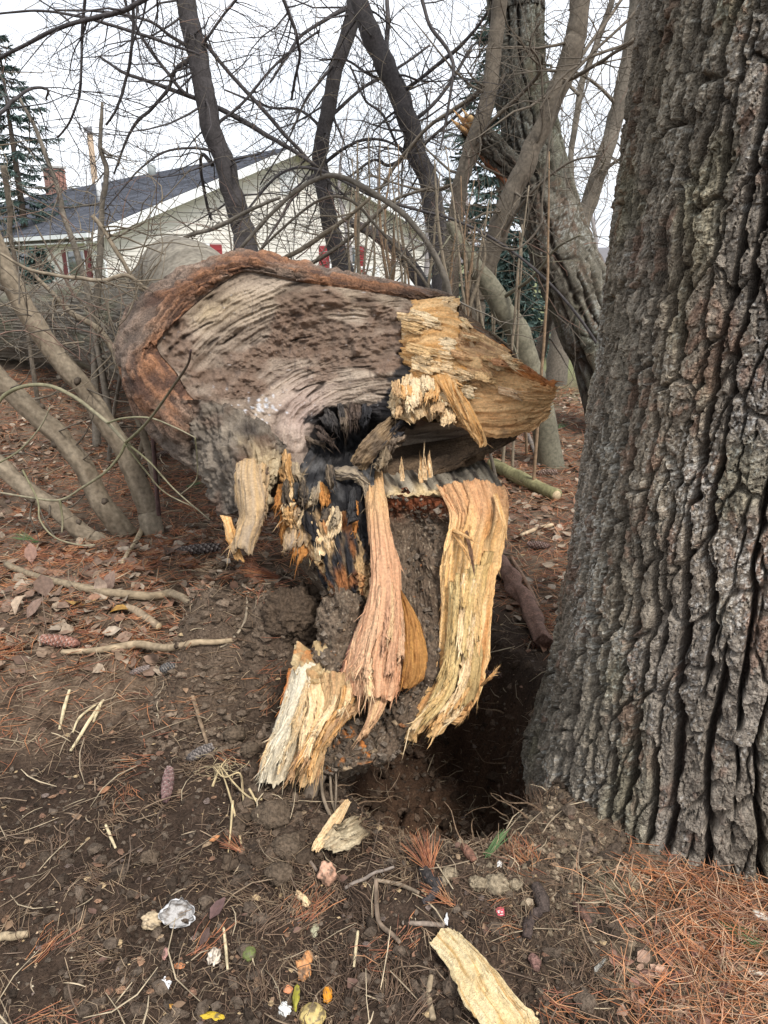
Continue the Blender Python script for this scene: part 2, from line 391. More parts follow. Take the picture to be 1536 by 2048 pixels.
def clinging(P, N, n, seed):
    """crumbs, small stones and root hairs stuck to an earth surface"""
    r = np.random.default_rng(seed); ns, nt_ = P.shape[:2]; i = r.integers(1, ns-1, n); j = r.integers(0, nt_, n); sz = (.0025+.011*r.uniform(size=n)**4)[:, None, None]
    oc = np.array([(1, 0, 0), (-1, 0, 0), (0, 1, 0), (0, -1, 0), (0, 0, 1), (0, 0, -1)], float); fo = np.array([(0, 2, 4), (2, 1, 4), (1, 3, 4), (3, 0, 4), (2, 0, 5), (1, 2, 5), (3, 1, 5), (0, 3, 5)])
    v = (oc[None]*r.uniform(.6, 1.4, (n, 6, 1))+r.normal(size=(n, 6, 3))*.25)*sz+(P[i, j]+N[i, j]*sz[:, 0]*.35)[:, None]
    cs = np.array([(.10, .078, .058), (.15, .118, .09), (.21, .168, .128), (.07, .052, .038), (.30, .22, .14), (.24, .11, .05)])[np.minimum(r.integers(0, 9, n), 5) if False else r.choice(6, n, p=[.3, .28, .18, .16, .05, .03])]
    CLING.add(v.reshape(-1, 3), None, (fo[None]+(np.arange(n)*6)[:, None, None]).reshape(-1, 3), np.repeat(cs*r.uniform(.8, 1.2, (n, 1)), 6, 0))
    for k in range(n//9):
        a, b = r.integers(1, ns-1), r.integers(0, nt_); p = P[a, b]; d = unit(r.normal(size=3)+np.array([0, 0, -.8])); L_ = r.uniform(.02, .06); tube(CLING, [p, p+N[a, b]*.006+d*L_*.5, p+N[a, b]*r.uniform(0, .012)+d*L_+r.normal(size=3)*.006], [.0009, .0008, .0004], 3, np.array((.22, .16, .105))*r.uniform(.6, 1.3), cap=False)
def patch(rows, name, colf, ns=90, nt_=70, fib=(14, .004), fs=2.5, jag=.0, jagf=9, thick=.04, bulge=.02, lump=0, lumpf=12,
          ledge=0.0, seed=0, mat=None, parent=None, rel=True, edge_jag=.0, curl=0.0):
    """a torn slab: rows run along the grain, each row runs across it. (pixel x, pixel y, depth offset)"""
    if name != 'root': ns = max(16, int(ns*.7)); nt_ = max(8, int(nt_*.76))
    C = np.array([[(list(p)+[0])[:3] for p in r] for r in rows], float)
    if rel: Wd = W(C[..., 0], C[..., 1], D0(C[..., 0], C[..., 1])+C[..., 2])
    else: Wd = W(C[..., 0], C[..., 1], C[..., 2])
    A = catmull(np.swapaxes(catmull(np.swapaxes(Wd, 0, 1), nt_), 0, 1), 240)      # (240, nt, 3)
    t = np.linspace(0, 1, nt_); s = np.linspace(0, 1, ns)
    tw = t+.03*noise2(t*jagf*2, 7.0, seed+4)
    def spl(m, sd):
        i = np.floor(tw*m); return _h(i.astype(np.int64), np.zeros(nt_, np.int64), sd), np.abs(tw*m-i-.5)*2
    h1, a1 = spl(jagf*.8, seed+5); h2, a2 = spl(jagf*2.3, seed+6)
    J = np.clip(.45*h1+.25*h2+.22*a1*a1+.18*a2+.15*noise2(t*jagf*.5, 3.0, seed), 0, 1)
    send = 1-jag*J
    S = s[:, None]*send[None]; idx = S*239; i0 = np.minimum(idx.astype(int), 238); f = (idx-i0)[..., None]
    jj = np.arange(nt_)[None]
    P = A[i0, jj]*(1-f)+A[i0+1, jj]*f
    if edge_jag:
        for col, sg in ((0, 1), (nt_-1, -1)):
            k = np.abs(fbm(s*9, seed+col, 3, seed+9))*edge_jag
            m = P.mean(1)
            w = np.clip(1-np.abs(np.arange(nt_)-col)/(nt_*.35), 0, 1)
            P = P+(m-P[:, col])[:, None]*k[:, None, None]*w[None, :, None]
    ds = np.gradient(P, axis=0); dt = np.gradient(P, axis=1); N = unit(np.cross(ds, dt))
    toc = unit(np.array([0, 0, CAM_H])-P); sg = np.sign((N*toc).sum(-1).mean()); N = N*sg
    Tt = np.broadcast_to(t[None], S.shape)
    prof = 1-np.abs(2*Tt-1)**2.4
    fi = fbm(Tt*fib[0]+.6*fbm(Tt*3, S*fs, 2, seed+20), S*fs, 4, seed+2, .6)
    ff = fbm(Tt*fib[0]*4.2+1.5*fbm(Tt*5, S*fs*1.5, 2, seed+21), S*fs*2, 3, seed+22, .6)
    rg = 1-np.abs(fi)*1.5-np.abs(ff)*.9
    st = _h(np.floor(Tt*fib[0]*.8+.8*noise2(S*4, Tt*3, seed+6)).astype(np.int64), np.floor(S*3+2*Tt).astype(np.int64), seed+7)
    nick = sst(.32, .5, fbm(Tt*fib[0]*.9, S*7, 3, seed+23))
    disp = bulge*prof+fib[1]*1.25*(rg-.3)+ledge*(st-.5)-.006*nick*(fib[1] > .0025)+.008*fbm(Tt*3+seed, S*4, 3, seed+24)*(bulge > .008)
    if lump:
        f1, f2, _ = worley(P[..., 0]*lumpf*3+P[..., 1]*9, P[..., 2]*lumpf*3, seed+8)
        disp = disp+lump*fbm(P[..., 0]*lumpf+P[..., 1]*6, P[..., 2]*lumpf, 4, seed+3)+lump*.45*(.5-f1)
    if curl: disp = disp+curl*sst(.6, 1, S)
    P = P+N*disp[..., None]
    c = colf(S, Tt, rg, st, P)
    n0 = ns*nt_
    if mat is M_SOIL: clinging(P, N, 520 if ns > 100 else 320, seed+77)
    if parent is None and mat is None:
        fibre_hairs(P, N, c, {'root': 260, 'torn_wing': 120, 'rotten_flank': 160, 'charred_wood': 160, 'wood_plate': 8}.get(name, 22), seed+999)
    # a back surface set behind the front gives the slab its thickness
    nb = 7; cols = np.round(np.linspace(0, nt_-1, nb)).astype(int); pr = np.sin(np.linspace(0, np.pi, nb))
    Bk = P[:, cols]-N[:, cols]*(thick*(1-.7*s[:, None]**2)*(.35+.65*pr)[None])[..., None]; Bk = Bk+(P.mean(1, keepdims=True)-Bk)*.06
    o0 = n0; q = grid_faces(ns, nb)+o0; ii = np.arange(ns-1)
    ql = np.stack([ii*nt_, (ii+1)*nt_, o0+(ii+1)*nb, o0+ii*nb], -1); qr = np.stack([ii*nt_+nt_-1, (ii+1)*nt_+nt_-1, o0+(ii+1)*nb+nb-1, o0+ii*nb+nb-1], -1)
    tr = []
    for row in (0, ns-1):
        kb = np.round(np.arange(nt_)*(nb-1)/(nt_-1)).astype(int)
        for a in range(nt_-1):
            tr.append((row*nt_+a, row*nt_+a+1, o0+row*nb+kb[a]))
            if kb[a+1] != kb[a]: tr.append((row*nt_+a+1, o0+row*nb+kb[a], o0+row*nb+kb[a+1]))
    mb = MB(); mb.add(np.concatenate([P.reshape(-1, 3), Bk.reshape(-1, 3)]), np.concatenate([grid_faces(ns, nt_), q, ql, qr]), tr, np.concatenate([c.reshape(-1, 3), (c[:, cols]*.85).reshape(-1, 3)]))
    return part(mb, name, mat or M_WOOD, parent or STUMP)

def overlay(rows, n, seed, cols, w=(.10, .30), ln=(.25, .6), lift=.03, smin=.1, rel=True):
    """long strips half torn from a root, following its grain"""
    C = np.array([[(list(p)+[0])[:3] for p in r] for r in rows], float); C = catmull(np.swapaxes(catmull(np.swapaxes(C, 0, 1), 21), 0, 1), 41)
    r_ = random.Random(seed)
    for i in range(n):
        wd = r_.uniform(*w); t0 = r_.uniform(0, 1-wd); L_ = r_.uniform(*ln); s0 = r_.uniform(smin, max(smin+.01, 1.0-L_)); rr = []
        for k in range(5):
            f = k/4; si = (s0+L_*f)*40; a = C[min(int(round(si)), 40)]; d = -.006-lift*(.15+.85*f*f)*r_.uniform(.8, 1.2)
            w0 = wd*(.75+.5*math.sin(math.pi*f))*.5; tc_ = t0+wd*.5
            pl = [np.interp(np.clip(tc_-w0, 0, 1)*20, np.arange(21), a[:, m]) for m in range(3)]; pr = [np.interp(np.clip(tc_+w0, 0, 1)*20, np.arange(21), a[:, m]) for m in range(3)]
            rr.append([(pl[0], pl[1], pl[2]+d), (pr[0], pr[1], pr[2]+d)])
        ca, cb = r_.choice(cols)
        patch(rr, 'splinter', wood(np.array(ca), np.array(cb), .5, .04, seed+i), 60, 26, (6, .005), jag=.35, jagf=3, thick=.012, bulge=.007, seed=seed*31+i, edge_jag=.35, ledge=.004)
PALE = np.array((.76, .50, .245)); CREAM = np.array((.84, .645, .40)); HONEY = np.array((.58, .28, .08))
ORANGE = np.array((.50, .18, .045)); PINK = np.array((.66, .38, .22)); MAUVE = np.array((.30, .13, .10))
SOILC = np.array((.135, .098, .068)); SOILD = np.array((.068, .046, .031)); CHAR = np.array((.016, .015, .016))
GREYW = np.array((.30, .235, .18))
def dirt(c, P, amt=.5, seed=0, colr=SOILC, f=9):
    m = sst(.1, .45, fbm(P[..., 0]*f+P[..., 1]*5, P[..., 2]*f, 4, 900+seed)+amt-.5)
    return lerp(c, colr, m*.9)
def wood(base, alt, dark=.55, dirtamt=.2, seed=0):
    def f(S, T, rg, st, P):
        k = np.clip(.5+.9*fbm(T*38+fbm(T*4, S*3, 2, seed+41), S*2.2, 3, seed+40), 0, 1)
        c = lerp(base, alt, np.clip(k*.7+.5*(st-.3), 0, 1))
        c = c*(dark+(1-dark)*np.clip(rg*.8+.5, 0, 1))[..., None]
        return dirt(c, P, dirtamt, seed)
    return f
def soil_col(seed=0, a=SOILD, b=SOILC*1.15):
    def f(S, T, rg, st, P):
        n = fbm(P[..., 0]*26+P[..., 1]*11, P[..., 2]*26, 4, seed+60)*.5+.5
        c = lerp(a, b, n)
        sp = sst(.62, .75, noise2(P[..., 0]*190, P[..., 2]*190, seed+61))
        return lerp(c, (.34, .27, .19), sp*.7)
    return f

# ---- the butt: rings lofted from the heart of the face over the bark rim and back along the log
FACE = [(491,545),(583,562),(695,577),(788,592),(818,600),(900,640),(985,710),(1000,820),(930,870),(818,890),(664,920),(571,945),(521,895),(447,827),(385,796),(354,747),(314,691),(355,642),(404,598),(447,567)]
CREST = [(500,528),(575,541),(682,564),(790,579),(880,594),(925,632),(1010,705),(1040,830),(960,895),(830,930),(660,960),(560,985),(500,960),(420,900),(355,860),(290,800),(264,738),(286,676),(335,602),(405,556)]
OUTER = [(495,514),(580,525),(690,552),(795,570),(905,592),(940,640),(1030,710),(1050,840),(975,905),(835,960),(660,990),(560,1010),(490,1020),(420,960),(345,905),(278,830),(246,745),(238,690),(262,620),(350,548)]
def closed(L, n):
    P = np.asarray(L, float); k = len(P); Q = np.concatenate([P[-3:], P, P[:3]])
    return catmull_at(Q, np.linspace(3, 3+k, n, endpoint=False))
def make_butt():
    n = 420
    F = closed(FACE, n); Cr = closed(CREST, n); Ou = closed(OUTER, n)
    cen = np.array((620., 745.))
    NR = 120
    r = np.linspace(.02, 1, NR)[:, None]
    X = cen[0]+(F[None, :, 0]-cen[0])*r; Y = cen[1]+(F[None, :, 1]-cen[1])*r
    ang = np.linspace(0, 2*np.pi, n, endpoint=False)[None]+r*0; Rr = r+ang*0
    D = D0(X, Y)
    D = D+.05*np.exp(-(((X-560)/130)**2+((Y-700)/70)**2))-.05*np.exp(-(((X-640)/160)**2+((Y-600)/40)**2))
    D = D+.05*np.exp(-(((X-420)/35)**2+((Y-720)/40)**2))
    cav = np.exp(-(((X-690)/48)**2+((Y-880)/46)**2)); D = D+.42*cav
    cav2 = np.exp(-(((X-840)/110)**2+((Y-885)/34)**2)); D = D+.34*cav2
    warp = .05*fbm(X/90, Y/90, 3, 401)
    gx_ = np.minimum(X-770, 0)*.72; gy_ = Y-905; g = np.hypot(gx_, gy_)/300+warp; al = np.arctan2(gy_, gx_)*2.2+np.maximum(X-770, 0)/90
    ring = fbm(g*40, al*.9, 4, 402, .62)
    rg = 1-np.abs(ring)*2
    rub = sst(.02, .35, fbm(X/120, Y/60, 4, 403)+1.0*np.exp(-(((X-680)/190)**2+((Y-690)/75)**2))-.17)
    sc = fbm(X/14, Y/14, 4, 404)
    D = D-(.016*rg*(1-.65*rub)+.024*rub*(sc+.4)+.010*fbm(X/9, Y/7, 3, 416)*(.3+rub)+.022*fbm(X/80, Y/45, 3, 417)+.004*fbm(X/26, Y/5, 3, 405)+.012*fbm(X/60, Y/30, 3, 415))
    P = W(X, Y, D)
    tone = np.clip(.5+.6*fbm(g*30, al*.7, 3, 406)+.25*fbm(X/50, Y/40, 3, 407), 0, 1)
    c = lerp((.16, .115, .083), (.50, .40, .305), np.clip(tone*1.3-.15, 0, 1))
    c = lerp(c, (.44, .33, .18), np.clip(.75*np.exp(-(((X-420)/70)**2+((Y-615)/40)**2))+.4*np.exp(-(((X-640)/150)**2+((Y-600)/25)**2)), 0, 1)*tone)
    c = lerp(c, (.43, .315, .27), .7*np.exp(-(((X-610)/60)**2+((Y-830)/70)**2)))
    c = c*(.62+.38*np.clip(rg*.7+.5, 0, 1))[..., None]
    c = lerp(c, lerp((.08, .047, .031), (.21, .13, .088), sc*.5+.5), rub*.78)
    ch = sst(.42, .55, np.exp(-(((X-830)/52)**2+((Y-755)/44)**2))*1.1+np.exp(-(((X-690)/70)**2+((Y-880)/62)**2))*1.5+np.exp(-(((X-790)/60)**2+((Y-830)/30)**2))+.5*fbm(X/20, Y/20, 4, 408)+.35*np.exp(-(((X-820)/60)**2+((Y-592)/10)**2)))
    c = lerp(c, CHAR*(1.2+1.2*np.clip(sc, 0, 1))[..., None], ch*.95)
    mo = sst(.42, .62, noise2(X/7, Y/5, 409)+.9*np.exp(-(((X-520)/45)**2+((Y-815)/25)**2))-.45); c = lerp(c, (.62, .62, .64), mo*.8)
    ck = sst(.80, .94, 1-np.abs(fbm(g*11+3, al*.5, 3, 418))*1.6)*sst(.0, .3, fbm(X/45, Y/45, 3, 419)); D = D+.02*ck; P = W(X, Y, D); c = lerp(c, (.05, .035, .028), ck*.8)
    fm = sst(.55, .72, fbm(X/5, Y/16, 2, 412)); c = lerp(c, (.06, .045, .04), fm*.5)
    mb = MB(); mb.add(P, grid_faces(NR, n, True), [(0, i, (i+1)) for i in range(1, n-1)], c)
    part(mb, 'weathered_face', M_WOOD, STUMP)
    # bark rim and the log behind it
    dF = D[-1]; 
    rings = [W(F[:, 0], F[:, 1], dF+.015)]
    NB = 26
    seg = np.arange(n)/n*20; torn = sst(3.2, 4.6, seg)*(1-sst(13.0, 14.2, seg))
    dC = D0(Cr[:, 0], Cr[:, 1])-.03+.16*torn; dO = D0(Ou[:, 0], Ou[:, 1])+.13
    for i in range(1, NB+1):
        k = i/NB
        rings.append(W(F[:, 0]+(Cr[:, 0]-F[:, 0])*k, F[:, 1]+(Cr[:, 1]-F[:, 1])*k, dF*(1-k)+dC*k-.014*math.sin(math.pi*k*.8)*(1-torn)))
    for i in range(1, 15):
        k = i/14
        rings.append(W(Cr[:, 0]+(Ou[:, 0]-Cr[:, 0])*math.sin(k*1.57), Cr[:, 1]+(Ou[:, 1]-Cr[:, 1])*math.sin(k*1.57), dC*(1-k)+dO*k))
    a0 = math.pi/2+.5
    axis = [((500,735,3.75),.50),((430,700,4.6),.46),((300,668,6.2),.43),((150,650,8.0),.41),((-150,650,10.5),.38),((-600,650,13.5),.34)]
    prev = rings[-1]; dirs = []
    AX = np.array([W(*a[0]) for a in axis]); cprev = prev.mean(0)
    full = np.concatenate([[cprev], AX]); rad = [None]+[a[1] for a in axis]
    T = unit(np.gradient(full, axis=0)); T[1:] = unit(np.diff(full, axis=0))
    rel = prev-cprev; up = np.array([0, 0, 1.0])
    # angle of each outline point round the log axis, so that rings do not twist
    t1 = T[1]; e1 = unit(np.cross(t1, up)); e2 = np.cross(e1, t1)
    phi = np.arctan2(rel@e2, rel@e1)
    circ = []
    for i in range(1, len(full)):
        t1 = T[i]; e1 = unit(np.cross(t1, up)); e2 = np.cross(e1, t1)
        circ.append(full[i]+rad[i]*(np.cos(phi)[:, None]*e1+np.sin(phi)[:, None]*e2))
    ctrl = np.stack([prev]+circ)
    u = np.concatenate([np.linspace(0, 1, 54), np.linspace(1, 2, 26)[1:], np.linspace(2, len(ctrl)-1, 50)[1:]])
    back = catmull_at(ctrl, u)
    nrim = len(rings); A = np.concatenate([np.stack(rings), back[1:]])
    dr = np.gradient(A, axis=0); da = np.roll(A, -1, 1)-np.roll(A, 1, 1); N = unit(np.cross(da, dr))
    out = A-A[:, :].mean(1, keepdims=True); 
    sg = np.sign((N[-60:]*out[-60:]).sum(-1).mean()); N = N*sg
    L1 = np.concatenate([[0], np.cumsum(np.linalg.norm(np.diff(A, axis=0), axis=2).mean(1))])[:, None]+0*A[..., 0]
    U = phi[None]*.55+0*L1
    k = np.arange(len(A))[:, None]+0*U
    rim = 1-sst(nrim+2, nrim+34, k+14*fbm(U*4, L1*4, 3, 420))
    flare = sst(3, 10, k)
    hb, cb = bark_height(U*1.0, L1, 430, .8)
    f1, f2, fid, fx, fy = worley(U/.060+.6*fbm(U*20, L1*20, 2, 421), L1/.012+.9*fbm(U*9, L1*9, 3, 428), 422, .95, True)
    flake = .55*sst(.0, .12, f2-f1)+.8*fid+.4*fx-.4*fy
    ro = fbm(U*16, L1*16, 4, 423)
    disp = flare*(1-.35*torn[None]*rim)*(rim*(.015*flake+.016*ro+.018*fbm(U*4, L1*5, 3, 425))+(1-rim)*(.45*hb+.022*ro))
    A = A+N*disp[..., None]
    Z = A[..., 2]
    rust = lerp((.085, .045, .030), (.36, .175, .090), np.clip(.35+.6*ro+.75*(fid-.5)+.4*fbm(U*5, L1*9, 3, 426), 0, 1))
    rust = lerp(rust, lerp((.08, .062, .05), (.26, .205, .16), fid), sst(-.15, .35, fbm(U*5, L1*8, 3, 427))*.75)
    grey = lerp((.085, .072, .055), (.25, .222, .175), np.clip(.45+.7*ro+.35*fbm(L1*5, U*7, 4, 424), 0, 1)); grey = lerp(grey, (.15, .155, .085), sst(.1, .5, fbm(L1*1.7, U*4, 3, 429))*.5)
    px, py = PROJ(A)
    low = np.clip(sst(800, 900, py)*.8+sst(600, 820, px)*sst(560, 640, py), 0, 1)
    rust = lerp(rust, lerp((.10, .08, .062), (.22, .18, .145), ro*.5+.5), low)
    rust = lerp(rust, lerp((.07, .05, .035), (.20, .13, .075), ro*.5+.5), torn[None]*sst(560, 700, px))
    c = lerp(grey, rust, rim)
    c = dirt(c, A, .15, 7)
    mb = MB(); mb.add(A, grid_faces(len(A), n, True), None, c)
    part(mb, 'bark', M_BARK, STUMP)
    # second stem rising behind the rim
    Pm = catmull([W(430, 660, 3.5), W(372, 560, 4.0), W(338, 552, 4.8), W(296, 590, 6.0), W(250, 640, 7.0)], 110)
    Tn, Nn, Bn = frames(Pm); nn = 90; an = np.linspace(0, 2*np.pi, nn, endpoint=False)
    s = np.concatenate([[0], np.cumsum(np.linalg.norm(np.diff(Pm, axis=0), axis=1))])[:, None]; aa = an[None]+0*s
    rr = np.interp(s, [0, .7, 1.5, 4], [.25, .195, .185, .16])+.007*np.abs(fbm(s*16+.5*np.sin(aa*2), np.cos(aa)*1.2, 3, 440))+.010*fbm(s*3, np.cos(aa)*2, 3, 441)
    V = Pm[:, None]+rr[..., None]*(np.cos(aa)[..., None]*Nn[:, None]+np.sin(aa)[..., None]*Bn[:, None])
    cc = lerp((.13, .112, .088), (.27, .24, .19), np.clip(.5+.7*fbm(s*20+.4*np.cos(aa), np.sin(aa)*1.5, 4, 442), 0, 1))
    mb = MB(); mb.add(V, grid_faces(len(Pm), nn, True), None, cc); part(mb, 'stem', M_STEM, STUMP)
make_butt()

# ---- backing of earth and rotten heart behind the torn pieces
patch([[(555,985,.10),(700,980,.12),(990,965,.16)],[(560,1060,.16),(740,1060,.16),(985,1060,.14)],[(600,1130,.18),(780,1130,.12),(965,1130,.12)],
       [(645,1200,.16),(790,1210,.10),(955,1220,.12)],[(630,1310,.12),(760,1320,.10),(940,1330,.12)],[(570,1420,.10),(700,1430,.09),(880,1400,.10)],
       [(530,1500,.08),(640,1520,.07),(800,1480,.06)],[(525,1545,.08),(640,1560,.08),(770,1500,.10)]],
      'packed_earth', soil_col(1), 150, 130, (6, .004), lump=.05, lumpf=8, thick=.25, bulge=.05, seed=501, mat=M_SOIL)
# ---- charred fold under the hollow
def charcol(S, T, rg, st, P):
    n = fbm(P[..., 0]*30, P[..., 2]*30+P[..., 1]*9, 4, 70)*.5+.5
    c = lerp(CHAR, (.10, .095, .092), sst(.45, .8, n))
    return lerp(c, (.40, .29, .17), sst(.60, .75, fbm(T*11, S*3.5, 3, 71)*.5+.5)*sst(.25, .6, S))
patch([[(632,848,.26),(690,872,.36),(765,850,.22)],[(622,890,.10),(690,915,.22),(762,905,.12)],[(596,940,-.02),(680,958,.02),(752,945,.00)],
       [(578,990,-.04),(680,1000,-.05),(748,985,-.02)],[(590,1035,.02),(690,1050,-.03),(742,1030,.02)],[(640,1075,.06),(700,1095,.03),(735,1080,.04)]],
      'charred_wood', charcol, 120, 100, (12, .010), lump=.03, lumpf=14, thick=.06, seed=510, jag=.2)
# ---- grey rotten flank hanging on the left
def flankcol(S, T, rg, st, P):
    n = fbm(P[..., 0]*18, P[..., 2]*18, 4, 75)*.5+.5
    c = lerp((.075, .06, .048), (.28, .23, .175), np.clip(1.9*n-.55, 0, 1))
    c = lerp(c, (.13, .075, .05), sst(.05, .4, fbm(P[..., 0]*9, P[..., 2]*9, 3, 78))*.7)
    c = lerp(c, (.55, .43, .26), sst(.58, .8, T+.45*fbm(T*14, S*3, 3, 76))*sst(.2, .5, S)*.85)
    return dirt(c, P, .30, 11)
patch([[(345,800,.0),(425,805,-.05),(505,845,-.03),(565,880,-.01)],[(350,850,.06),(430,855,-.03),(515,885,-.05),(576,908,-.01)],[(372,905,.12),(440,910,-.02),(520,925,-.06),(566,935,-.02)],
       [(404,965,.14),(458,965,-.01),(515,965,-.06),(550,966,-.02)],[(440,1030,.12),(476,1025,-.01),(515,1015,-.05),(540,1008,0)]],
      'rotten_flank', flankcol, 140, 140, (22, .016), fs=4, ledge=.012, lump=.035, lumpf=24, thick=.08, bulge=.02, seed=520, edge_jag=.2, mat=M_WOOD)
patch([[(470,880,.08),(505,890,.06),(545,905,.06)],[(464,935,-.06),(500,940,-.09),(540,955,-.05)],[(470,990,-.07),(505,995,-.12),(536,1005,-.06)],[(477,1032,-.06),(505,1036,-.12),(530,1036,-.06)],[(466,1074,-.06),(489,1084,-.10),(516,1080,-.05)],[(466,1112,-.05),(488,1128,-.07),(506,1106,-.03)]],
      'splinter', wood(PALE*.75, (.36, .29, .22), .6, .28, 3), 90, 60, (9, .006), jag=.3, jagf=5, thick=.03, seed=521, edge_jag=.25)
patch([[(446,1030,-.05),(462,1034,-.07)],[(452,1058,-.05),(474,1060,-.08)],[(462,1090,-.04),(480,1092,-.06)],[(482,1128,-.03),(494,1132,-.05)]],
      'splinter', wood(HONEY, PALE, .7, .0, 4), 50, 24, (4, .003), jag=.2, jagf=3, thick=.015, seed=522)
# ---- ragged splinters dangling below the burnt fold
rs = random.Random(5)
for i in range(20):
    x0 = rs.uniform(548, 705); y0 = rs.uniform(960, 1050); w = rs.uniform(12, 30); ln = rs.uniform(55, 120); dx = rs.uniform(-16, 10); b = rs.uniform(-.08, .03)
    base, alt = rs.choice([(PALE, HONEY), (HONEY, ORANGE), (CREAM, PALE), (ORANGE*.7, HONEY), (PALE*.7, GREYW)])
    y1 = min(y0+ln, 1150 if x0 > 580 else 1120)
    patch([[(x0, y0, b+.02), (x0+w, y0+rs.uniform(-8, 8), b)], [(x0+dx*.4-4, (y0+y1)/2, b-.02), (x0+w+dx*.4+rs.uniform(-4, 8), (y0+y1)/2, b-.03)], [(x0+dx, y1, b), (x0+dx+w*.7, y1-rs.uniform(0, 20), b-.01)]],
          'splinter', wood(base, alt, .5, .12, i), 44, 26, (5, .006), jag=.5, jagf=4, thick=.02, bulge=.012, seed=530+i, lump=.012, lumpf=20, edge_jag=.35, curl=rs.uniform(-.02, .03))
patch([[(600,1040,.02),(640,1030,-.03),(690,1040,0)],[(610,1085,.02),(650,1080,-.05),(690,1085,-.01)],[(640,1130,.03),(665,1130,-.03),(692,1128,0)]],
      'splinter', wood(PALE, CREAM, .55, .15, 33), 60, 60, (8, .008), jag=.4, jagf=6, thick=.04, seed=556, lump=.02, lumpf=18, edge_jag=.3)
rs = random.Random(77)
for i in range(26):
    x0 = rs.uniform(545, 765); y0 = rs.uniform(885, 1010); w = rs.uniform(12, 26); ln = rs.uniform(30, 75); dx = rs.uniform(-26, 22); b = rs.uniform(-.11, -.02)
    if 640 < x0 < 740 and y0 < 930: continue
    if x0 > 700 and y0 > 930: continue
    base, alt = rs.choice([(CHAR*1.5, (.09, .085, .08)), ((.34, .25, .15), (.12, .09, .065)), (PALE*.85, GREYW), (CHAR*2, (.25, .18, .11)), (CREAM*.8, (.2, .16, .12)), (HONEY*.8, PALE)])
    patch([[(x0, y0, b+.05), (x0+w, y0+rs.uniform(-8, 8), b+.05)], [(x0+dx*.2, y0+ln*.5, b-.03), (x0+w+dx*.2, y0+ln*.5, b-.03)], [(x0+dx, y0+ln, b+.01), (x0+dx+w*.7, y0+ln-rs.uniform(0, 14), b)]],
          'splinter', wood(np.array(base), np.array(alt), .45, .15, 300+i), 36, 24, (5, .007), jag=.45, jagf=3, thick=.02, bulge=.012, seed=2300+i, lump=.012, lumpf=22, edge_jag=.35, curl=rs.uniform(-.03, .05))
def stumpy(S, T, rg, st, P):
    n = fbm(T*9+.8*fbm(T*4, S*3, 2, 191), S*2.5, 4, 190)*.5+.5; c = lerp(CHAR*1.6, (.42, .27, .13), sst(.40, .62, n)); c = lerp(c, (.62, .40, .19), sst(.60, .72, n)); c = lerp(c, (.40, .15, .045), sst(.2, .5, fbm(T*6+5, S*4, 3, 192))*.7)
    return dirt(c*(.55+.45*np.clip(rg*.8+.5, 0, 1))[..., None], P, .15+.0, 193)
patch([[(560,985,.03),(650,985,.0),(745,985,.02)],[(570,1045,.02),(655,1045,-.05),(745,1040,-.02)],[(610,1105,.02),(675,1105,-.05),(745,1100,-.03)],[(650,1165,.03),(690,1165,-.04),(744,1160,-.03)],[(662,1205,.03),(695,1210,-.02),(742,1215,-.02)]],
      'rotten_wood', stumpy, 130, 130, (15, .014), fs=3, jag=.30, jagf=7, thick=.05, bulge=.01, ledge=.022, seed=590, edge_jag=.25, lump=.012, lumpf=20)
# ---- fresh pale plates on the upper right
def platecol(a, b, edge=.0, seed=0, d=.12):
    w = wood(a, b, .62, d, seed)
    def f(S, T, rg, st, P):
        c = w(S, T, rg, st, P)
        return lerp(c, ORANGE, np.clip(sst(1-edge, 1, T+.06*fbm(S*12, 2, 2, seed))*1.0, 0, 1)) if edge else c
    return f
# rows run left to right along the grain, across = bottom to top; deeper layers first
patch([[(812,752,.03),(806,690,.03),(784,612,.03)],[(850,765,-.04),(840,690,-.05),(835,602,-.03)],[(900,790,-.05),(890,690,-.06),(885,595,-.04)],[(950,830,-.03),(945,720,-.04),(922,594,.0)]],
      'wood_plate', platecol(PALE, HONEY, 0, 81, .08), 110, 140, (26, .006), fs=1.6, jag=.22, jagf=8, thick=.05, ledge=.014, seed=560)
patch([[(896,745,-.03),(900,690,-.03),(905,640,-.01)],[(940,765,-.06),(945,705,-.07),(945,655,-.02)],[(985,770,-.03),(995,725,-.04),(1000,690,0)],[(1020,775,.0),(1028,745,-.01),(1030,712,.03)]],
      'wood_plate', platecol((.46, .27, .14), PALE, .14, 83, .12), 90, 90, (16, .007), jag=.30, jagf=7, thick=.04, ledge=.014, seed=562)
BIG = [((786,640),(900,652),46,-.035),((800,668),(912,690),38,-.050),((812,700),(928,722),36,-.062),((826,730),(935,752),34,-.072),((838,758),(940,785),32,-.080),((856,786),(946,815),30,-.085),
       ((900,640),(952,668),30,-.05),((905,672),(968,700),28,-.06),((915,704),(985,735),28,-.065),((925,738),(1000,768),28,-.065),((850,615),(925,612),30,-.03)]
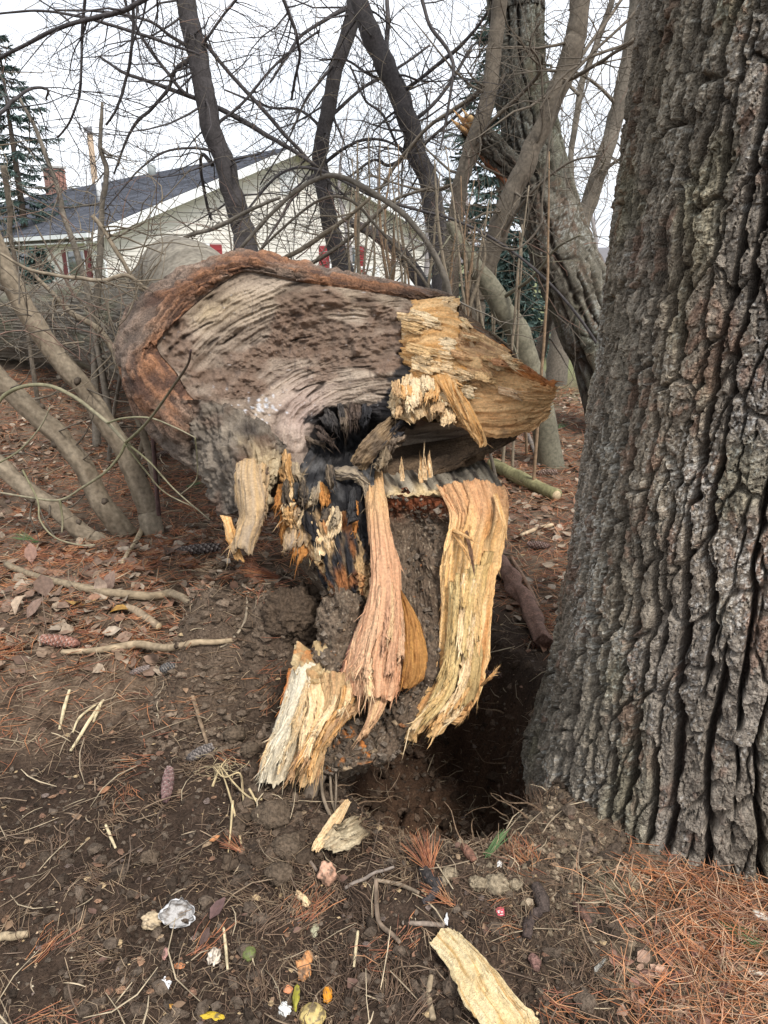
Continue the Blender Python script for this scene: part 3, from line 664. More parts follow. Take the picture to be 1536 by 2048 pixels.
for i, ((xa, ya), (xb, yb), h, dd) in enumerate(BIG):
    ca, cb = [(CREAM, CREAM*.93), (CREAM*1.02, PALE), (PALE, CREAM), (CREAM, PALE), (PALE, HONEY), (CREAM*.95, PALE), (PALE, CREAM), (CREAM, (.60, .33, .17)), (PALE, (.56, .28, .13)), ((.66, .42, .22), PALE), (CREAM, PALE)][i]
    mx_, my_ = (xa+xb)/2, (ya+yb)/2-5
    patch([[(xa, ya+h*.55, dd+.05), (xa+4, ya, dd+.04), (xa, ya-h*.5, dd+.05)], [(mx_, my_+h*.6, dd), (mx_, my_, dd-.012), (mx_, my_-h*.5, dd)], [(xb, yb+h*.6, dd-.03), (xb, yb, dd-.035), (xb, yb-h*.5, dd-.03)]],
          'wood_plate', platecol(np.array(ca), np.array(cb), 0, 400+i, .02), 80, 70, (14, .004), fs=1.5, jag=.42, jagf=4.3, thick=.018, ledge=.008, seed=2600+i, edge_jag=.2, bulge=.004)
rs = random.Random(19)
for i in range(12):
    v = rs.random(); u = rs.random()
    xl = 786+46*v+u*110*(.55+.6*v); y = 612+v*190+rs.uniform(-8, 8); ln = rs.uniform(38, 85); h = rs.uniform(14, 34); sl_ = rs.uniform(.02, .34)
    if xl+ln > 925+60*v: ln = max(30, 925+60*v-xl)
    dd = -.06-.045*(1-u)*min(1, u*6)+rs.uniform(-.012, .012)
    ca, cb = rs.choice([(CREAM, PALE), (CREAM, PALE), (PALE, HONEY), (CREAM*1.04, CREAM), ((.60, .40, .19), PALE)])
    patch([[(xl, y+h*.5, dd+.02), (xl, y-h*.5, dd+.02)], [(xl+ln*.5, y+h*.55+ln*sl_*.5, dd-.012), (xl+ln*.5, y-h*.5+ln*sl_*.5, dd-.012)], [(xl+ln, y+h*.5+ln*sl_, dd-.004), (xl+ln, y-h*.35+ln*sl_, dd-.004)]],
          'wood_plate', platecol(ca, cb, 0, 200+i, .05), 40, 36, (11, .004), fs=1.8, jag=.62, jagf=3.2, thick=.012, ledge=.007, seed=2000+i, edge_jag=.22, bulge=.006)
for i in range(34):
    x = rs.uniform(895, 1010); y = 650+(x-905)*.66+rs.uniform(0, 95)*(1 if i % 2 else .5); ln = rs.uniform(30, 66); h = rs.uniform(8, 20); dd = rs.uniform(-.12, -.055)
    if y > 850 or i % 3: continue
    patch([[(x, y+h*.5, dd), (x, y-h*.5, dd)], [(x+ln*.5, y+h*.5+ln*.12, dd-.02), (x+ln*.5, y-h*.5+ln*.12, dd-.02)], [(x+ln, y+h*.4+ln*.3, dd), (x+ln, y-h*.2+ln*.3, dd)]],
          'wood_plate', platecol(rs.choice([PALE, (.60, .33, .17), CREAM, CREAM]), rs.choice([PALE, (.50, .23, .10)]), 0, 260+i, .06), 34, 26, (8, .004), jag=.6, jagf=3, thick=.01, ledge=.008, seed=2100+i, edge_jag=.25, bulge=.006)
patch([[(905,850,.0),(912,790,-.03),(940,725,-.02)],[(955,876,.0),(965,800,-.05),(985,728,-.04)],[(1020,876,.01),(1035,800,-.04),(1040,742,-.03)],[(1066,860,.05),(1085,800,.02),(1090,768,.02)],[(1108,822,.06),(1117,795,.04),(1115,770,.04)]],
      'torn_wing', platecol((.76, .49, .24), (.58, .31, .13), .10, 84, .03), 140, 120, (20, .007), fs=3, jag=.12, jagf=11, thick=.05, ledge=.018, seed=563, edge_jag=.20, bulge=.002)
patch([[(985,735,.00),(990,712,.02)],[(1030,752,.00),(1035,728,.03)],[(1075,770,.02),(1078,752,.05)],[(1114,785,.03),(1114,768,.05)]],
      'bark_edge', wood(ORANGE*.8, (.20, .075, .03), .5, .1, 85), 70, 26, (6, .006), jag=.1, jagf=5, thick=.02, lump=.015, lumpf=20, seed=564, edge_jag=.3)
patch([[(782,770,-.01),(835,745,-.02),(885,775,-.02)],[(776,810,-.03),(830,800,-.06),(895,815,-.04)],[(790,850,-.03),(845,852,-.06),(908,850,-.03)]],
      'wood_plate', platecol(PALE*.85, CREAM*.9, 0, 86, .25), 90, 100, (13, .010), jag=.25, jagf=7, thick=.06, ledge=.02, seed=565, edge_jag=.2, bulge=.004)
rs = random.Random(88)
for i in range(16):
    x = rs.uniform(778, 880); y = rs.uniform(748, 815)-abs(x-830)*.1; w = rs.uniform(14, 34); ln = rs.uniform(26, 60); dx = rs.uniform(-8, 14); dd = rs.uniform(-.115, -.065)
    ca, cb = rs.choice([(CREAM, PALE), (PALE, HONEY), (CREAM*.95, CREAM), ((.46, .30, .17), PALE)])
    patch([[(x, y, dd+.03), (x+w, y-4, dd+.03)], [(x+dx*.5, y+ln*.5, dd-.01), (x+w+dx*.5, y+ln*.5, dd-.01)], [(x+dx, min(y+ln, 862), dd), (x+w*.9+dx, min(y+ln, 862)-rs.uniform(0, 10), dd)]],
          'wood_plate', platecol(np.array(ca), np.array(cb), 0, 330+i, .10), 36, 30, (9, .005), jag=.5, jagf=3, thick=.014, ledge=.010, seed=2500+i, edge_jag=.3, bulge=.004)
patch([[(855,730,.02),(890,745,.02)],[(868,752,-.08),(908,778,-.08)],[(890,790,-.10),(935,800,-.11)],[(915,835,-.08),(960,845,-.08)],[(945,870,-.04),(975,885,-.03)],[(948,892,-.02),(965,896,-.01)]],
      'wood_plate', platecol(HONEY, PALE, 0, 87, .1), 80, 50, (10, .006), jag=.2, jagf=6, thick=.04, ledge=.010, seed=566)
rs = random.Random(123)
for i in range(22):
    a = rs.uniform(math.pi*.95, math.pi*2.15); cx_ = 705+78*math.cos(a)*rs.uniform(.85, 1.25); cy_ = 870+52*math.sin(a)*rs.uniform(.85, 1.2); w = rs.uniform(10, 24); ln = rs.uniform(22, 48); dd = rs.uniform(-.04, .05); ux, uy = (700-cx_)/90, (885-cy_)/90
    col_ = rs.choice([(CHAR*1.3, CHAR*4), (CHAR, (.10, .085, .075)), ((.16, .11, .08), (.06, .045, .04)), ((.30, .22, .15), (.10, .08, .065))])
    patch([[(cx_-ux*8, cy_-uy*8, dd), (cx_-ux*8+w, cy_-uy*8-3, dd)], [(cx_+ux*ln*.4, cy_+uy*ln*.4+ln*.2, dd-.02), (cx_+ux*ln*.4+w, cy_+uy*ln*.4+ln*.2, dd-.02)], [(cx_+ux*ln, cy_+uy*ln+ln*.4, dd+.05), (cx_+ux*ln+w*.7, cy_+uy*ln+ln*.35, dd+.05)]],
          'charred_flake', wood(np.array(col_[0]), np.array(col_[1]), .5, .05, 500+i), 34, 26, (6, .008), jag=.5, jagf=3, thick=.016, seed=2800+i, edge_jag=.3, bulge=.006, lump=.012, lumpf=24, ledge=.008)
# rotten twisted fold beside the hollow
patch([[(703,918,-.02),(735,945,.0)],[(722,885,-.07),(752,915,-.04)],[(748,856,-.08),(778,890,-.05)],[(775,835,-.02),(800,862,-.01)]],
      'rotten_fold', wood((.36, .25, .14), (.15, .10, .065), .45, .25, 95), 80, 60, (9, .010), thick=.04, seed=580, lump=.02, lumpf=18, edge_jag=.25)
patch([[(660,935,-.06),(690,955,-.04)],[(700,935,-.09),(720,960,-.05)],[(728,955,-.07),(735,990,-.04)],[(742,990,-.05),(752,1030,-.03)]],
      'rotten_fold', wood((.44, .34, .22), (.12, .10, .085), .4, .15, 96), 80, 50, (9, .010), thick=.04, seed=581, lump=.02, lumpf=18, edge_jag=.3)
# ---- right root: grey streaked shoulder turning down into pale yellow wood
def rootcol(S, T, rg, st, P):
    k = np.clip(.5+.9*fbm(T*34, S*1.6, 3, 101), 0, 1)
    c = lerp((.70, .40, .145), (.84, .57, .29), k)
    c = lerp(c, (.54, .24, .08), sst(.15, .5, fbm(T*6, S*3, 3, 102))*.7)
    c = lerp(c, (.60, .33, .17), (1-sst(.06, .22, S+.06*fbm(T*8, S*4, 3, 103)))*.8)
    c = c*(.6+.4*np.clip(rg*.8+.5, 0, 1))[..., None]
    c = lerp(c, SOILC, sst(.55, .9, 1-T+.5*fbm(S*9, T*5, 3, 105)-.5)*sst(.75, .9, S))
    return dirt(c, P, .12, 13)
def topcol(S, T, rg, st, P):
    c = lerp((.050, .040, .032), (.42, .36, .27), sst(.36, .72, fbm(T*20+S, S*1.3, 3, 104)*.5+.5)); c = lerp(c, (.62, .46, .25), sst(.55, .95, S+.2*fbm(T*9, S*3, 3, 106)))
    return dirt(c*(.6+.4*np.clip(rg*.8+.5, 0, 1))[..., None], P, .2, 18)
patch([[(728,914,.34),(820,880,.44),(948,902,.34)],[(740,948,.14),(848,925,.22),(980,936,.18)],[(768,984,-.02),(880,976,.02),(1008,980,.06)],[(772,992,-.05),(885,990,-.03),(1008,990,.03)]],
      'root_shoulder', topcol, 90, 110, (18, .010), fs=2, jag=.10, jagf=12, thick=.06, bulge=.0, ledge=.014, seed=599)
patch([[(872,972,-.02),(940,962,-.03),(1010,972,.02)],[(898,1030,-.05),(960,1026,-.06),(1017,1030,.01)],[(886,1090,-.05),(948,1090,-.06),(1006,1095,.0)],[(878,1150,-.04),(938,1155,-.05),(996,1155,.0)],[(880,1214,-.03),(933,1214,-.06),(988,1214,.0)],
       [(874,1296,-.03),(924,1300,-.04),(980,1305,-.02)],[(858,1372,-.03),(908,1378,-.05),(966,1364,.0)],[(806,1442,-.01),(862,1442,-.04),(938,1422,.01)],[(776,1500,0),(826,1500,-.03),(896,1440,.01)]],
      'root', rootcol, 230, 100, (17, .009), fs=5, jag=.12, jagf=8, thick=.09, bulge=.004, ledge=.022, seed=600, edge_jag=.05)
patch([[(925,1210,.0),(966,1215,.03)],[(925,1290,-.05),(968,1300,-.01)],[(915,1360,-.06),(958,1362,-.02)],[(893,1425,-.05),(940,1425,0)]],
      'splinter', wood((.56, .40, .18), (.34, .22, .09), .5, .1, 106), 80, 44, (9, .006), jag=.25, jagf=6, thick=.03, seed=601)
for i, (x0, y0, x1, y1, w) in enumerate([(925,1050,948,1148,7),(903,1066,938,1120,9),(985,990,1012,1075,10),(960,1372,985,1345,8),(900,1060,945,1082,8)]):
    patch([[(x0, y0, -.05), (x0+w, y0-3, -.05)], [((x0+x1)/2, (y0+y1)/2, -.11), ((x0+x1)/2+w, (y0+y1)/2-3, -.11)], [(x1, y1, -.13), (x1+2, y1-2, -.13)]],
          'splinter', wood(PALE if i else (.22, .12, .07), HONEY if i else (.12, .07, .04), .6, 0, i), 30, 8, (2, .002), thick=.008, bulge=.003, seed=610+i)
for i, (x, y) in enumerate([(846,960),(856,955),(838,968),(800,962)]):
    patch([[(x, y, .02), (x+9, y, .02)], [(x-1, y-25, .0), (x+7, y-25, .0)], [(x+2, y-48+i*6, .0), (x+5, y-50+i*6, .0)]], 'splinter', wood(CREAM, HONEY, .7, 0, i), 24, 8, (2, .003), jag=.3, jagf=3, thick=.01, bulge=.003, seed=620+i)
overlay([[(892,1085,-.06),(948,1090,-.09),(1004,1095,.04)],[(886,1150,-.05),(938,1155,-.09),(985,1155,.03)],[(887,1214,-.04),(933,1214,-.09),(974,1214,.03)],[(883,1296,-.04),(924,1300,-.08),(967,1305,.03)],
       [(869,1370,-.04),(908,1376,-.08),(956,1362,.02)],[(818,1440,-.02),(862,1440,-.07),(928,1420,.01)],[(790,1485,-.01),(830,1485,-.05),(900,1435,.01)]], 20, 41, [(PALE, CREAM), ((.62, .42, .16), PALE), (HONEY, PALE), ((.66, .50, .24), (.52, .32, .12))], (.07, .22), (.25, .6), .025, .0)
# ---- earth and dark bark wedged between the two roots
def wedge(S, T, rg, st, P):
    c = soil_col(2, SOILD*1.1, SOILC*1.25)(S, T, rg, st, P)
    return lerp(c, (.14, .045, .02), (1-sst(.03, .16, S+.05*fbm(T*7, S*5, 2, 110))))
patch([[(768,990,-.03),(830,984,-.02),(892,1002,-.03)],[(772,1040,.01),(840,1045,.05),(912,1046,.0)],[(792,1110,.0),(842,1115,.03),(893,1110,-.01)],[(800,1200,-.01),(848,1210,.0),(892,1214,-.01)],
       [(818,1290,.0),(855,1295,-.03),(890,1296,-.01)],[(802,1375,.0),(845,1380,-.03),(876,1376,-.01)],[(765,1440,.0),(800,1450,-.02),(838,1440,0)],[(690,1520,.01),(755,1530,0),(795,1505,0)]],
      'wedged_earth', wedge, 220, 100, (8, .008), lump=.034, lumpf=24, thick=.08, seed=630, mat=M_SOIL)
patch([[(650,1140,.04),(700,1125,.0),(744,1110,.01)],[(640,1200,.03),(690,1195,-.03),(742,1190,.0)],[(628,1265,.03),(672,1262,-.04),(720,1262,-.01)],[(620,1310,.03),(655,1318,-.04),(696,1328,-.01)],[(596,1345,.03),(636,1352,-.02),(688,1362,0)]],
      'caked_earth', soil_col(3, SOILC*.55, SOILC*1.5), 130, 110, (9, .008), lump=.034, lumpf=24, thick=.12, seed=640, mat=M_SOIL)
# ---- middle root: pink fibrous wood, tearing off in a ragged skirt
def midcol(S, T, rg, st, P):
    k = np.clip(.5+.9*fbm(T*32, S*1.4, 3, 120), 0, 1)
    c = lerp((.54, .275, .15), (.72, .43, .25), k)
    c = lerp(c, (.66, .42, .20), (1-sst(.1, .35, S))*.8)
    c = lerp(c, MAUVE, (1-sst(.02, .13, T+.05*fbm(S*8, T*3, 2, 121)))*sst(.45, .6, S)*.85)
    c = c*(.55+.45*np.clip(rg*.8+.5, 0, 1))[..., None]
    return dirt(c, P, .02, 15)
patch([[(722,940,.10),(742,940,.08),(764,950,.10)],[(730,985,-.03),(750,988,-.06),(768,995,-.03)],[(737,1055,-.06),(756,1055,-.10),(776,1060,-.05)],[(740,1123,-.06),(766,1123,-.11),(793,1120,-.05)],[(740,1187,-.06),(769,1187,-.12),(800,1196,-.05)],
       [(710,1258,-.05),(760,1260,-.13),(814,1268,-.05)],[(684,1328,-.05),(746,1330,-.13),(813,1328,-.05)],[(680,1352,-.05),(746,1372,-.12),(807,1360,-.05)],[(686,1372,-.05),(744,1418,-.11),(786,1395,-.05)]],
      'root', midcol, 190, 90, (14, .007), fs=3, jag=.09, jagf=6, thick=.05, bulge=.02, ledge=.010, seed=650)
overlay([[(737,1055,-.07),(756,1055,-.12),(776,1060,-.06)],[(740,1123,-.07),(766,1123,-.13),(793,1120,-.06)],[(740,1187,-.07),(769,1187,-.14),(800,1196,-.06)],
       [(714,1258,-.06),(760,1260,-.15),(811,1268,-.06)],[(692,1328,-.06),(746,1330,-.15),(809,1328,-.06)],[(688,1352,-.06),(746,1372,-.14),(803,1360,-.06)],[(695,1385,-.06),(744,1440,-.12),(786,1400,-.06)]], 13, 42, [(PINK, (.64, .42, .25)), ((.50, .27, .16), PINK), ((.66, .46, .28), PALE)], (.06, .16), (.3, .6), .02, .15)
patch([[(736,1395,-.08),(785,1375,-.06)],[(735,1430,-.09),(770,1415,-.08)],[(722,1462,-.08),(748,1452,-.08)],[(704,1488,-.07),(716,1482,-.07)]],
      'splinter', wood(PINK, PALE, .6, .05, 122), 60, 30, (7, .005), jag=.25, jagf=4, thick=.02, seed=651)
patch([[(796,1185,-.05),(804,1190,-.05)],[(804,1235,-.07),(838,1240,-.06)],[(806,1295,-.08),(855,1305,-.07)],[(804,1345,-.08),(850,1352,-.06)],[(798,1368,-.06),(828,1372,-.05)]],
      'root_side', wood((.46, .23, .065), (.30, .13, .04), .6, .05, 123), 80, 44, (8, .006), thick=.04, bulge=.02, seed=652, edge_jag=.08)
# ---- lower left root: white wood edged by orange bark, and tan fibres beside it
def whitecol(S, T, rg, st, P):
    c = wood((.66, .55, .38), (.72, .63, .47), .7, .06, 130)(S, T, rg, st, P)
    return lerp(c, (.52, .19, .055), (1-sst(.05, .13, T+.04*fbm(S*11, 3, 2, 131)))*(S < .92))
patch([[(580,1338,.0),(618,1330,-.05),(658,1356,-.02)],[(570,1390,-.01),(606,1387,-.07),(644,1397,-.04)],[(550,1456,-.01),(584,1456,-.08),(622,1451,-.05)],[(528,1512,.0),(560,1512,-.07),(604,1502,-.04)],[(514,1566,.02),(540,1580,-.04),(584,1556,-.02)]],
      'root', whitecol, 140, 80, (12, .005), fs=2, jag=.14, jagf=7, thick=.07, bulge=.02, ledge=.012, seed=660)
patch([[(626,1352,-.04),(684,1350,-.07),(738,1358,-.03)],[(634,1410,-.06),(682,1406,-.09),(730,1397,-.04)],[(617,1456,-.06),(650,1453,-.09),(694,1440,-.04)],[(594,1512,-.05),(624,1508,-.08),(652,1486,-.03)],[(560,1588,-.02),(602,1578,-.05),(634,1536,-.01)]],
      'root', wood((.58, .40, .20), (.44, .25, .12), .5, .08, 132), 140, 80, (12, .008), fs=2, jag=.22, jagf=6, thick=.05, bulge=.02, ledge=.012, seed=661)
overlay([[(580,1345,-.02),(618,1340,-.07),(658,1360,-.04)],[(570,1390,-.02),(606,1387,-.09),(644,1397,-.06)],[(550,1456,-.02),(584,1456,-.10),(622,1451,-.07)],[(528,1512,-.01),(560,1512,-.09),(604,1502,-.06)],[(512,1572,.0),(540,1586,-.06),(584,1562,-.04)]], 9, 43, [((.66, .55, .38), (.74, .64, .47)), ((.70, .57, .37), PALE)], (.08, .2), (.3, .6), .02, .1)
overlay([[(626,1352,-.05),(684,1350,-.09),(738,1358,-.05)],[(634,1410,-.08),(682,1406,-.11),(730,1397,-.06)],[(617,1456,-.08),(650,1453,-.11),(694,1440,-.06)],[(594,1512,-.07),(624,1508,-.10),(652,1486,-.05)],[(560,1592,-.04),(602,1582,-.07),(634,1540,-.03)]], 12, 44, [(PALE, CREAM), ((.55, .36, .18), (.40, .21, .11)), (HONEY, PALE)], (.08, .22), (.3, .7), .025, .05)
patch([[(600,1375,-.05),(650,1362,-.06)],[(612,1420,-.09),(648,1412,-.10)],[(600,1470,-.09),(632,1466,-.10)],[(600,1530,-.07),(612,1520,-.07)]],
      'splinter', wood(CREAM, PALE, .6, .05, 133), 70, 36, (8, .006), jag=.3, jagf=5, thick=.015, seed=662)
patch([[(640,1490,-.01),(700,1455,.0),(770,1410,.02)],[(628,1520,-.02),(692,1500,-.03),(772,1468,0)],[(646,1545,0),(715,1535,-.01),(790,1495,.02)]],
      'bark_strip', lambda S, T, rg, st, P: lerp(soil_col(5)(S, T, rg, st, P), ORANGE*1.05, sst(.0, .35, fbm(T*7+3, S*4, 3, 135)-.5*(1-S)+.15)*.8), 70, 80, (6, .006), lump=.03, lumpf=14, thick=.07, jag=.15, seed=663, mat=M_SOIL)
patch([[(585,1300,.02),(640,1296,.0),(660,1318,.0)],[(580,1335,.01),(620,1332,-.05),(672,1352,-.03)],[(590,1360,0),(630,1372,-.06),(680,1372,-.04)]],
      'crumbled_wood', lambda S, T, rg, st, P: lerp(lerp((.40, .27, .13), (.62, .47, .26), st), ORANGE, (sst(.2, .5, fbm(T*5, S*5, 3, 137))*(1-S))), 60, 60, (8, .012), lump=.04, lumpf=22, thick=.05, seed=664, ledge=.02, edge_jag=.2)

part(FIB, 'torn_fibres', M_WOOD, STUMP, False)
part(CLING, 'clinging_crumbs', M_SOIL, STUMP, False)
# ================================================================ HOUSE
def make_house():
    Lc = W(205, 460, 23.0); phi = math.radians(41)
    e1 = np.array([math.cos(phi), math.sin(phi), 0]); e2 = np.array([-math.sin(phi), math.cos(phi), 0])
    ze = Lc[2]; wid = 13.2; rise = 2.62; Lh = 30.0
    org = np.array([Lc[0], Lc[1], 0.0])
    root = empty('ranch_house', org, 'cream sided ranch house with dark shingle roof and red shutters behind the trees', 'house')
    def M(v): v = np.asarray(v, float); return org+v[..., 0:1]*e1+v[..., 1:2]*e2+v[..., 2:3]*np.array([0, 0, 1.0])
    CR = (.67, .635, .58); WH = (.80, .81, .82); RED = (.26, .035, .04); BRK = (.33, .17, .13)
    half = wid/2; sl = rise/half
    # walls behind the boards
    mb = MB(); g = np.array([(0, .02, -.2), (wid, .02, -.2), (wid, .02, ze), (half, .02, ze+rise-.02), (0, .02, ze)])
    mb.prism(M(g), e2*.18, CR); part(mb, 'wall', M_PAINT, root)
    mb = MB(); mb.box((.02, .21, -.2), (.2, Lh, ze), CR, M); part(mb, 'wall', M_PAINT, root)
    # siding boards, each one its own piece
    hgt = .127; z = .1; 
    def board(pts, out): 
        m = MB(); p = M(np.asarray(pts)); q = p+0; 
        lo = out*.022; hi = out*.006
        v = np.concatenate([p, p+np.array([lo, lo, hi, hi])])
        m.add(v, [(4, 5, 6, 7), (0, 1, 5, 4), (1, 2, 6, 5), (2, 3, 7, 6), (3, 0, 4, 7)], None, np.array(CR)*random.uniform(.96, 1.03))
        part(m, 'siding_board', M_PAINT, root, False)
    while z < ze+rise-.1:
        z1 = z+hgt-.003
        a0 = max(0, (z-ze)/sl+.02); a1 = max(0, (z1-ze)/sl+.02)
        if wid-2*a1 > .1: board([(a0, 0, z), (wid-a0, 0, z), (wid-a1, 0, z1), (a1, 0, z1)], -e2)
        z += hgt
    z = .1
    while z < ze-.15:
        board([(0, .2, z), (0, 15, z), (0, 15, z+hgt-.003), (0, .2, z+hgt-.003)], -e1); z += hgt
    # roof: two slopes with courses of shingles
    oh = .45; ov = .5
    for side in (0, 1):
        mb = MB()
        def rp_(a, y, lift):      # a = distance from ridge towards the eave, horizontally
            x = half-a if side == 0 else half+a
            return (x, y, ze+rise+.12-sl*a+lift)
        amax = half+ov
        mb.prism(M(np.array([rp_(0, -oh, 0), rp_(amax, -oh, 0), rp_(amax, Lh, 0), rp_(0, Lh, 0)])), (0, 0, -.10), (.10, .10, .105))
        rf = part(mb, 'roof', M_ROOF, root)
        mb = MB(); k = 0; st = .155
        while k*st < amax:
            a = amax-k*st; b = max(a-st, 0)
            y = -oh; 
            while y < Lh:
                w = random.uniform(.7, 1.1); y1 = min(y+w, Lh); cc = np.array((.085, .090, .108))*random.uniform(.7, 1.35)
                mb.add(M(np.array([rp_(a, y, .004), rp_(a, y1, .004), rp_(a, y1, .022), rp_(a, y, .022), rp_(b, y1, .005), rp_(b, y, .005)])), [(0, 1, 2, 3), (3, 2, 4, 5)], None, cc)
                y = y1
            k += 1
        o = part(mb, 'shingles', M_ROOF, rf, False); o['kind'] = 'stuff'
        o.location = (0, 0, 0)
        # rake board and soffit
        mb = MB(); s0 = M(np.array([rp_(-.0, -oh-.02, -.0), rp_(amax, -oh-.02, 0), rp_(amax, -oh-.02, -.27), rp_(0, -oh-.02, -.27)])); mb.prism(s0, -e2*.03, WH); part(mb, 'rake_board', M_PAINT, root, False)
        mb = MB(); s0 = M(np.array([rp_(.0, -oh, -.105), rp_(amax, -oh, -.105), rp_(amax, 0, -.105), rp_(0, 0, -.105)])); mb.prism(s0, (0, 0, -.02), np.array(WH)*.9); part(mb, 'soffit', M_PAINT, root, False)
    x = -ov-.02; zz = ze+rise+.12-sl*(half+ov)
    mb = MB(); mb.box((x-.12, -oh, zz-.14), (x, Lh, zz-.02), WH, M); part(mb, 'gutter', M_PAINT, root, False)
    mb = MB(); mb.box((-.5, .0, zz-.28), (.0, Lh, zz-.24), np.array(WH)*.85, M); part(mb, 'eave_soffit', M_PAINT, root, False)
    mb = MB(); tube(mb, M(np.array([(x-.06, -.1, zz-.1), (x-.02, -.05, zz-.35), (-.06, -.06, zz-.75), (-.06, -.06, .1)])), .045, 8, WH); part(mb, 'downspout', M_PAINT, root)
    # gable vent
    mb = MB(); mb.box((half-.45, -.05, ze+rise-1.35), (half+.25, -.024, ze+rise-.65), WH, M); gv = part(mb, 'gable_vent', M_PAINT, root, False)
    for k in range(6):
        mb = MB(); mb.box((half-.38, -.085, ze+rise-1.29+k*.1), (half+.18, -.052, ze+rise-1.23+k*.1), np.array(WH)*.8, M); s = part(mb, 'slat', M_PAINT, gv, False)
    # gable windows with shutters
    def window(u0, u1, z0, z1, shutters):
        mb = MB()
        for b in (((u0-.07, -.07, z0-.07), (u0, -.024, z1+.07)), ((u1, -.07, z0-.07), (u1+.07, -.024, z1+.07)), ((u0, -.07, z1), (u1, -.024, z1+.07)), ((u0, -.07, z0-.07), (u1, -.024, z0)), ((u0, -.06, (z0+z1)/2-.02), (u1, -.03, (z0+z1)/2+.02))):
            mb.box(b[0], b[1], WH, M)
        w = part(mb, 'window', M_PAINT, root, False)
        mb = MB(); mb.box((u0, -.04, z0), (u1, -.026, z1), (.1, .1, .1), M); part(mb, 'pane', M_GLASS, w, False)
        for s in shutters:
            a = (u0-.09-.42, u0-.09) if s < 0 else (u1+.09, u1+.51)
            mb = MB(); mb.box((a[0], -.06, z0-.05), (a[1], -.024, z1+.05), RED, M); sh = part(mb, 'shutter', M_PAINT, root, False)
            for k in range(12):
                zz_ = z0+.02+k*(z1-z0-.06)/12
                mb = MB(); mb.box((a[0]+.05, -.078, zz_), (a[1]-.05, -.061, zz_+.06), np.array(RED)*1.1, M); part(mb, 'louvre', M_PAINT, sh, False)
    window(2.2, 3.3, .75, 1.92, (-1, 1))
    window(8.2, 9.3, .75, 1.92, (-1, 1))
    # side windows under the eave
    def swin(y0, y1, z0, z1):
        mb = MB()
        for b in (((-.06, y0-.08, z0-.08), (-.024, y0, z1+.08)), ((-.06, y1, z0-.08), (-.024, y1+.08, z1+.08)), ((-.06, y0, z1), (-.024, y1, z1+.08)), ((-.06, y0, z0-.08), (-.024, y1, z0))): mb.box(b[0], b[1], WH, M)
        w = part(mb, 'window', M_PAINT, root, False)
        mb = MB(); mb.box((-.04, y0, z0), (-.026, y1, z1), (.1, .1, .1), M); part(mb, 'pane', M_GLASS, w, False)
        for a in ((y0-.5, y0-.1), (y1+.1, y1+.5)):
            mb = MB(); mb.box((-.06, a[0], z0-.05), (-.024, a[1], z1+.05), np.array(RED)*.6, M); part(mb, 'shutter', M_PAINT, root, False)
    swin(1.6, 3.0, .6, 1.75); swin(6.5, 8.2, .6, 1.75)
    # chimney and vent pipes
    cx, cy = half-.2, 22.0
    mb = MB(); nb = 0
    mb.box((cx-.42, cy-.42, ze+rise-1), (cx+.42, cy+.42, ze+rise+1.2), (.28, .2, .17), M); ch = part(mb, 'chimney', M_PAINT, root, False)
    for k in range(13):
        zb = ze+rise-.15+k*.1
        for j in range(4):
            o_ = (.11 if k % 2 else 0)
            for fc in (0, 1):
                mb = MB(); a0 = -.43+j*.22+o_; a1 = min(a0+.2, .43); cc = np.array(BRK)*random.uniform(.75, 1.25)
                if fc == 0: mb.box((cx+a0, cy-.445, zb), (cx+a1, cy-.422, zb+.085), cc, M)
                else: mb.box((cx-.445, cy+a0, zb), (cx-.422, cy+a1, zb+.085), cc, M)
                part(mb, 'brick', M_PAINT, ch, False)
    mb = MB(); mb.box((cx-.5, cy-.5, ze+rise+1.202), (cx+.5, cy+.5, ze+rise+1.3), (.4, .39, .37), M); part(mb, 'chimney_cap', M_PAINT, ch, False)
    def pipe(a, y, h, r, c):
        b = np.array((half-a, y, ze+rise+.1-sl*a)); mb = MB(); tube(mb, M(np.array([b+(0, 0, -.1), b+(0, 0, h*.5), b+(0, 0, h)])), r, 10, c); part(mb, 'vent_pipe', M_PAINT, root)
    pipe(3.6, 7.5, .75, .10, (.75, .75, .74)); pipe(.7, 9.0, .45, .16, (.3, .32, .31))
make_house()

# lattice panel and low white fence at the house's right
def make_lattice():
    o = W(690, 560, 19.0); root = empty('lattice_panel', (o[0], o[1], 0), 'white garden lattice panel standing beside the house behind the thicket', 'lattice')
    e = np.array([1, .15, 0]); e = e/np.linalg.norm(e); w, h = .85, 1.35; n = np.array([e[1], -e[0], 0])
    def Pt(u, z, k=0): return np.array([o[0], o[1], 0])+e*u+np.array([0, 0, z])+n*k
    for (u0, u1, z0, z1) in ((0, w, h-.07, h), (0, w, .0, .07), (0, .07, .07, h-.07), (w-.07, w, .07, h-.07)):
        mb = MB(); mb.prism([Pt(u0, z0), Pt(u1, z0), Pt(u1, z1), Pt(u0, z1)], n*.04, (.8, .8, .8)); part(mb, 'frame', M_PAINT, root, False)
    for k in range(-8, 6):
        for s, dep in ((1, .012), (-1, .026)):
            a = k*.15; 
            pts = []
            for t in np.linspace(0, h, 30):
                u = a+t if s > 0 else w-(a+t)
                if .06 < u < w-.06 and .06 < t < h-.06: pts.append((u, t))
            if len(pts) < 2: continue
            (u0, z0), (u1, z1) = pts[0], pts[-1]
            mb = MB(); mb.prism([Pt(u0-.018, z0, dep), Pt(u0+.018, z0, dep), Pt(u1+.018, z1, dep), Pt(u1-.018, z1, dep)], n*.01, (.78, .78, .78)); part(mb, 'slat', M_PAINT, root, False)
make_lattice()
